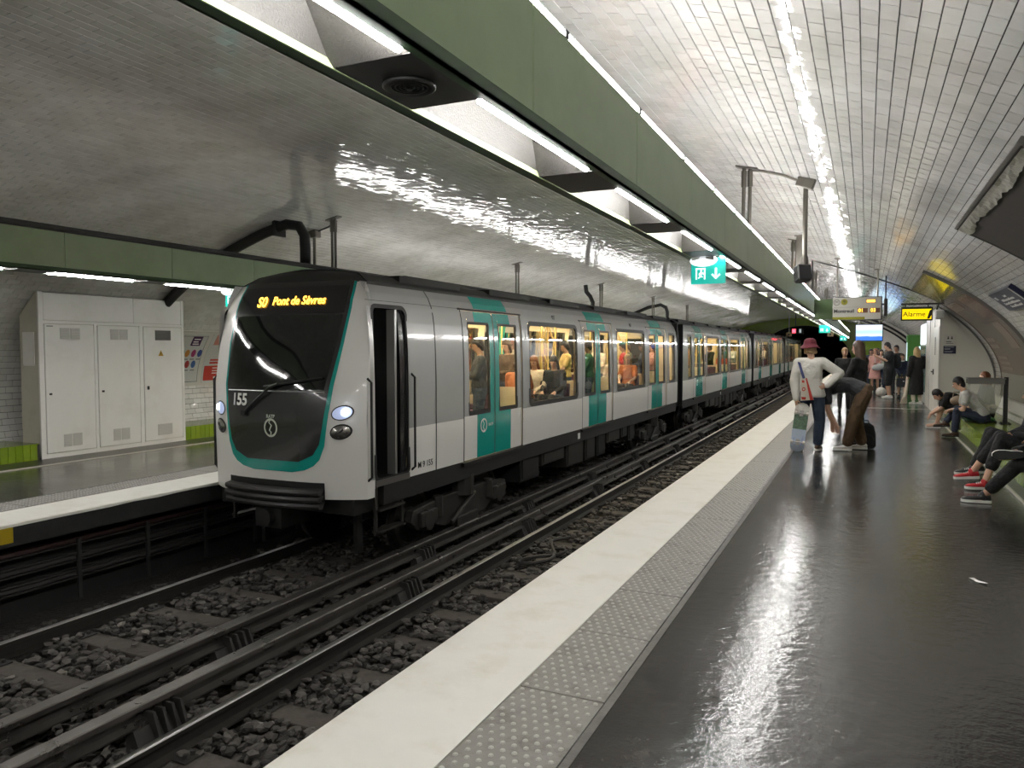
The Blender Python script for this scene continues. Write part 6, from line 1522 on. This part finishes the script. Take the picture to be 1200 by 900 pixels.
# 7. blonde woman in black over pale trousers
person('woman with long blonde hair in a long black coat seen from behind', (1.38, 25.4, 0), .45, dict(elR=(.21, .06, 1.12), wrR=(.10, .25, 1.05), look=(.3, 1, -.1)), h=1.72, top=C_['black'], topbag=.028, hem=-.12, skirt=(C_['black'], .30, .03), bottom=C_['cream'], baggy=.008, shoes=WSH, hair=H_['blond'], hlen=.45, vox=.018)
t = thing('pale_scarf', 'long pale cloth hanging down beside the blonde woman to the floor', 'cloth', (1.10, 25.4, 0)); mb = MB(); mb.loft([((-.06, 0, .02), (.10, 0, 0), (0, .07, 0)), ((-.02, 0, .25), (.055, 0, 0), (0, .05, 0)), ((.03, 0, .6), (.05, 0, 0), (0, .045, 0)), ((.04, 0, .95), (.035, 0, 0), (0, .03, 0))], 12); mb.build('drape', C_['cream'], t, smooth=True)
# 8. group farther back
FAR = [('woman in a pink top with reddish hair and pale bag in the crowd', .32, 31.5, PI-.2, 1.68, 'pink', 'pink', 'red', .3, 0), ('dark-haired woman in white among the crowd', .55, 33.6, PI+.1, 1.64, 'white', 'jean', 'black', .25, 0), ('woman in cream top with brown hair behind the pink top', .78, 34.4, PI-.3, 1.66, 'cream', 'black', 'brown', .28, 1), ('man in black behind the tall man', 1.0, 30.6, PI-.5, 1.80, 'black', 'dark', 'black', 0, 1), ('person in navy far back in the crowd', .20, 36.5, PI, 1.66, 'navy', 'jean', 'black', .2, 1), ('person in grey far back beside the screen', .95, 37.5, PI+.3, 1.72, 'dark', 'jean', 'brown', 0, 0), ('person in black far back by the green wall', .50, 38.8, PI, 1.70, 'black', 'dark', 'black', .1, 1)]
for (lb, x, y, r, h, tp, bt_, hh, hl_, sk_) in FAR:
    up = dict(elL=(-.2, .1, 1.13), wrL=(-.05, .28, 1.15), hdL=(.4, .8, .1)) if tp in ('pink', 'cream') else None
    person(lb, (x, y, 0), r, up, h=h, top=C_[tp], bottom=C_[bt_] if tp != 'pink' else None, skirt=(C_['pink'], .55, .05) if tp == 'pink' else None, shoes=WSH if tp in ('pink', 'white') else DSH, hair=H_[hh], hlen=hl_, skin=sk_, vox=.024, group='crowd far along the near platform')
t = thing('shoulder_bag', 'pale grey shoulder bag of the woman in pink', 'bag', (.42, 31.25, .98)); mb = MB(); mb.ell((0, 0, 0), (.22, 0, .05), (0, .07, 0), (-.03, 0, .12), 14, 8); mb.build('bag_body', mat('bag_grey', (.40, .41, .42), .5), t, smooth=True); mb = MB(); mb.tube([(-.12, 0, .08), (-.1, .1, .4), (.05, .1, .4), (.12, 0, .1)], .01, 6); mb.build('strap', mat('bag_grey', (.4, .41, .42), .5), t)
t = thing('white_sack', 'round white bag standing on the floor by the tall man', 'bag', (.50, 29.3, 0)); mb = MB(); mb.ell((0, 0, .16), (.17, 0, 0), (0, .14, 0), (0, 0, .16), 14, 8); mb.cap((0, 0, .28), (.02, 0, .38), .04, .02); mb.build('sack', C_['white'], t, smooth=True)
# 9. bench sitters by the booth (facing the track)
SZ = .275
person('man in a pale grey T-shirt and dark jeans leaning forward on the bench', (1.98, 16.35, SZ), PI/2,
    dict(wai=(0, .06, .29), che=(0, .19, .45), nek=(0, .31, .60), hed=(0, .40, .73), shL=(-.175, .29, .54), shR=(.175, .29, .54), elL=(-.20, .33, .26), elR=(.20, .33, .26), wrL=(-.02, .50, .24), wrR=(.04, .48, .22), knL=(-.12, .42, .22), knR=(.12, .40, .24), anL=(-.12, .46, -.19), anR=(.05, .60, -.02), ftR=(-.15, 1, -.05), hdL=(.4, .8, -.2), look=(0, 1, -.45)),
    sit=True, h=1.75, top=C_['grey'], sleeve=.3, bottom=C_['navy'], shoes=(MATS['shoe_brown'], MATS['sole_dark']), hair=H_['black'], vox=.013)
person('woman with auburn hair sitting behind the man in the grey T-shirt', (2.20, 17.5, SZ), PI/2+.2, None, sit=True, h=1.74, top=C_['dark'], bottom=C_['black'], shoes=WSH, hair=H_['red'], hlen=.2, vox=.016)
person('dark-haired person in black crouched forward on the bench looking down', (1.90, 18.0, SZ), PI/2,
    dict(wai=(0, .10, .26), che=(0, .26, .36), nek=(0, .42, .42), hed=(0, .54, .43), shL=(-.17, .38, .40), shR=(.17, .38, .40), elL=(-.20, .48, .16), elR=(.20, .48, .16), wrL=(-.12, .66, .02), wrR=(.10, .66, .02), knL=(-.13, .44, .22), knR=(.13, .44, .22), anL=(-.13, .56, -.19), anR=(.13, .54, -.19), look=(0, .7, -.75), hdL=(.1, .5, -.8), hdR=(-.1, .5, -.8)),
    sit=True, h=1.72, top=C_['black'], sleeve=.35, bottom=C_['black'], bl=.55, shoes=(MATS['skin_light'], MATS['sole_white']), hair=H_['black'], vox=.015)
t = thing('tan_bag', 'tan shoulder bag across the back of the crouched person in black', 'bag', (1.72, 17.55, .62)); mb = MB(); mb.ell((0, 0, 0), (.17, 0, .03), (0, .09, 0), (-.02, 0, .10), 12, 8); mb.build('bag_body', mat('bag_tan', (.22, .16, .11), .6), t, smooth=True); mb = MB(); mb.tube([(-.12, 0, .06), (-.1, 0, .16), (.08, 0, .16), (.12, 0, .06)], .01, 6); mb.build('strap', MATS['bag_tan'], t)
# 10. sitters at the right edge: red sneakers, and black sneakers with one ankle on the knee
person('person in black trousers and red sneakers sitting on the bench', (1.98, 10.45, SZ), PI/2,
    dict(hiL=(-.09, .06, .10), hiR=(.09, .06, .10), knL=(-.12, .52, .33), knR=(.16, .50, .33), anL=(-.20, .70, -.185), anR=(.24, .78, -.13), ftL=(-.1, 1, 0), ftR=(.05, 1, -.1), elL=(-.22, .12, .36), elR=(.22, .12, .36), wrL=(-.10, .40, .38), wrR=(.12, .40, .38)),
    sit=True, h=1.75, top=C_['black'], bottom=C_['black'], bl=.86, shoes=RSH, hair=H_['black'], vox=.011, baggy=.02)
person('person in black jeans and black sneakers sitting with one ankle on the knee', (1.98, 9.42, SZ), PI/2,
    dict(hiL=(-.09, .06, .10), hiR=(.09, .06, .10), knL=(-.06, .55, .26), anL=(-.02, .78, -.19), ftL=(0, 1, 0), knR=(.42, .36, .24), anR=(-.02, .50, .31), ftR=(-.75, .55, .0) if False else (-.25, .95, -.05), elL=(-.24, .12, .34), elR=(.24, .12, .34), wrL=(-.12, .40, .40), wrR=(.06, .40, .40), hdL=(.6, .7, 0), hdR=(-.6, .6, 0), skin=None) if False else
    dict(hiL=(-.09, .06, .10), hiR=(.09, .06, .10), knL=(-.03, .50, .17), anL=(-.02, .80, -.19), ftL=(0, 1, 0), knR=(.40, .36, .26), anR=(-.07, .55, .28), ftR=(-.05, 1, -.05), fuR=(1, 0, .12), elL=(-.24, .12, .34), elR=(.24, .12, .34), wrL=(-.12, .36, .42), wrR=(.10, .34, .42), hdL=(.6, .7, 0), hdR=(-.6, .6, 0)),
    sit=True, h=1.78, skin=1, top=C_['black'], sleeve=.4, bottom=C_['black'], bl=.95, shoes=BSH, hair=H_['black'], vox=.011, baggy=.016)
person('person with white and black sneakers whose body is hidden behind the red sneakers', (1.98, 11.4, SZ), PI/2, dict(anL=(-.05, .72, -.185), anR=(.2, .62, -.185), knL=(-.1, .5, .30), knR=(.15, .5, .30)), sit=True, h=1.72, top=C_['dark'], bottom=C_['black'], shoes=(MATS['shoe_black'], MATS['sole_white'], MATS['lace_white']), hair=H_['brown'], vox=.016)
person('person with brown shoes seated at the right edge of the picture', (1.98, 6.30, SZ), PI/2, dict(anL=(-.1, .74, -.185), anR=(.12, .60, -.185), knL=(-.1, .5, .28), knR=(.12, .5, .28)), sit=True, h=1.72, top=C_['olive'], bottom=C_['dark'], shoes=BRS, hair=H_['brown'], vox=.016)
# 11. passengers in the train (x, y relative to the car; floor .13)
PAS = [  # label, x, y, facing, sitting, top, hair, hair length, skin
 ('passenger in dark coat standing behind the left half of the first train door', .62, 10.36, 2.2, 0, 'dark', 'black', 0, 1), ('passenger in brown standing in the aisle seen through the first train door', .0, 12.5, 2.9, 0, 'brown', 'brown', .2, 0), ('passenger in orange seated low behind the right half of the first train door', .86, 11.36, 0, 1, 'orange', 'brown', .1, 0),
 ('dark-haired woman in black seated behind the middle of the first large train window', .86, 12.9, 3.1, 1, 'black', 'black', .3, 0), ('man in a yellow shirt standing behind the first large train window', .25, 14.9, 2.2, 0, 'yellow', 'black', 0, 1), ('red-haired woman in cream seated behind the left of the first large train window', .41, 12.9, 3.1, 1, 'cream', 'red', .25, 0), ('passenger in grey seated across the aisle from the dark-haired woman', -.60, 12.9, 3.1, 1, 'grey', 'brown', 0, 1),
 ('passenger in green standing behind the left half of the second train door', .70, 15.2, 2.0, 0, 'green', 'black', 0, 2), ('passenger in cream standing in the aisle seen through the second train door', .0, 17.6, 2.9, 0, 'cream', 'brown', .2, 0), ('passenger in black standing on the far side of the train aisle', -.5, 18.9, 1.2, 0, 'black', 'black', 0, 1),
 ('passenger in red standing behind the second large train window', .40, 18.65, 1.9, 0, 'red', 'black', 0, 1), ('passenger in orange seated behind the middle of the second large train window', .86, 17.64, 3.1, 1, 'orange', 'fair', .25, 0), ('blonde passenger in cream seated beside the one in orange', .41, 17.64, 3.1, 1, 'cream', 'blond', .2, 0), ('passenger in olive standing behind the right of the second large train window', .0, 20.2, 2.2, 0, 'olive', 'brown', 0, 1),
 ('passenger in pink standing behind the third train door', .55, 21.0, 2.3, 0, 'pink', 'brown', .2, 0), ('passenger in navy standing between the second large window and the third door', .72, 19.5, 2.0, 0, 'navy', 'black', 0, 1),
 ('passenger in orange standing in the second car', .3, 26.9, 1.8, 0, 'orange', 'black', 0, 1), ('passenger in grey standing in the second car', .6, 24.7, 2.2, 0, 'grey', 'brown', .1, 0), ('passenger in red seated in the second car', .7, 31.6, 3.1, 1, 'red', 'black', 0, 1), ('passenger in green standing in the second car', .4, 33.9, 2.0, 0, 'green', 'black', .1, 0), ('passenger in white standing in the second car', .6, 34.9, 2.4, 0, 'white', 'brown', .15, 0), ('passenger in black standing in the second car', .6, 29.5, 2.4, 0, 'black', 'black', 0, 1),
 ('passenger in dark clothes standing in the third car', .6, 40.0, 2.2, 0, 'dark', 'black', 0, 1), ('passenger in brown standing in the third car', .5, 42.5, 2.2, 0, 'brown', 'brown', 0, 0), ('passenger in cream standing in the third car', .5, 47.3, 2.2, 0, 'cream', 'brown', .2, 0)]
for (lb, x, y, r, st, tp, hh, hl_, sk_) in PAS:
    bag = dict(elL=(-.2, .1, 1.13), wrL=(-.08, .30, 1.12), hdL=(.4, .8, .1), elR=(.2, .1, 1.13), wrR=(.06, .30, 1.12), hdR=(-.4, .8, .1), look=(0, 1, -.35)) if not st else dict(look=(0, 1, -.45))
    person(lb, (TX+x*.88, y+(.0 if not st else (.06 if abs(r) > 1.6 else -.06)), .13 if not st else .62), (r if not st else (0 if abs(r) < 1.6 else PI)), bag, sit=bool(st), h=1.70, top=C_[tp], sleeve=.35 if tp in ('yellow', 'red', 'orange') else 1., bottom=C_['jean'] if not st else C_['dark'], hair=H_[hh], hlen=hl_, skin=sk_, vox=.022 if y < 22 else .03, group='passengers inside the train', feet=False)
# ------------------------------------------------------------------ far-apart pieces of one mesh become parts of their own
def split_pass():
    users = {}
    for o in list(COL.objects):
        if o.type == 'MESH' and not o.modifiers and o.get('kind') not in ('stuff', 'structure') and (o.parent or True): users.setdefault(o.data, []).append(o)
    for me, us in users.items():
        nv = len(me.vertices)
        if nv == 0 or nv > 20000 or (not us[0].parent): continue
        par = list(range(nv))
        def find(a):
            while par[a] != a: par[a] = par[par[a]]; a = par[a]
            return a
        for p in me.polygons:
            vs = p.vertices; r = find(vs[0])
            for v in vs[1:]:
                q = find(v)
                if q != r: par[q] = r
        root = np.array([find(i) for i in range(nv)]); ids, isl = np.unique(root, return_inverse=True); k = len(ids)
        if k < 2 or k > 300: continue
        co = np.empty(nv*3); me.vertices.foreach_get('co', co); co = co.reshape(-1, 3)*np.array([abs(s) for s in us[0].matrix_world.to_scale()]) if False else co.reshape(-1, 3)
        lo = np.full((k, 3), np.inf); hi = np.full((k, 3), -np.inf); np.minimum.at(lo, isl, co); np.maximum.at(hi, isl, co)
        size = (hi-lo).max(1); gap = np.maximum(0, np.maximum(lo[:, None]-hi[None], lo[None]-hi[:, None])); near_ = np.sqrt((gap**2).sum(2)) <= np.maximum(.02, .42*np.maximum(size[:, None], size[None]))
        pp = list(range(k))
        def f2(a):
            while pp[a] != a: pp[a] = pp[pp[a]]; a = pp[a]
            return a
        for a, b in zip(*np.nonzero(np.triu(near_, 1))): pp[f2(b)] = f2(a)
        pc = np.array([f2(i) for i in range(k)])[isl]; grp = np.unique(pc)
        if len(grp) < 2: continue
        base = us[0].name.split('.')[0]; new = []
        P = [(tuple(p.vertices), p.material_index, p.use_smooth) for p in me.polygons]
        for gq in grp:
            idx = np.nonzero(pc == gq)[0]; mp = {int(i): j for j, i in enumerate(idx)}; fs = [q for q in P if q[0][0] in mp]
            m2 = bpy.data.meshes.new(base); m2.from_pydata([tuple(co[i]) for i in idx], [], [tuple(mp[v] for v in q[0]) for q in fs])
            for M in me.materials: m2.materials.append(M)
            m2.polygons.foreach_set('material_index', [q[1] for q in fs]); m2.polygons.foreach_set('use_smooth', [q[2] for q in fs]); m2.update(); new.append(m2)
        for o in us:
            for j, m2 in enumerate(new):
                if j == 0: o.data = m2
                else:
                    c = bpy.data.objects.new(base, m2); COL.objects.link(c); c.parent = o.parent; c.matrix_parent_inverse = o.matrix_parent_inverse.copy(); c.matrix_basis = o.matrix_basis.copy()
split_pass()
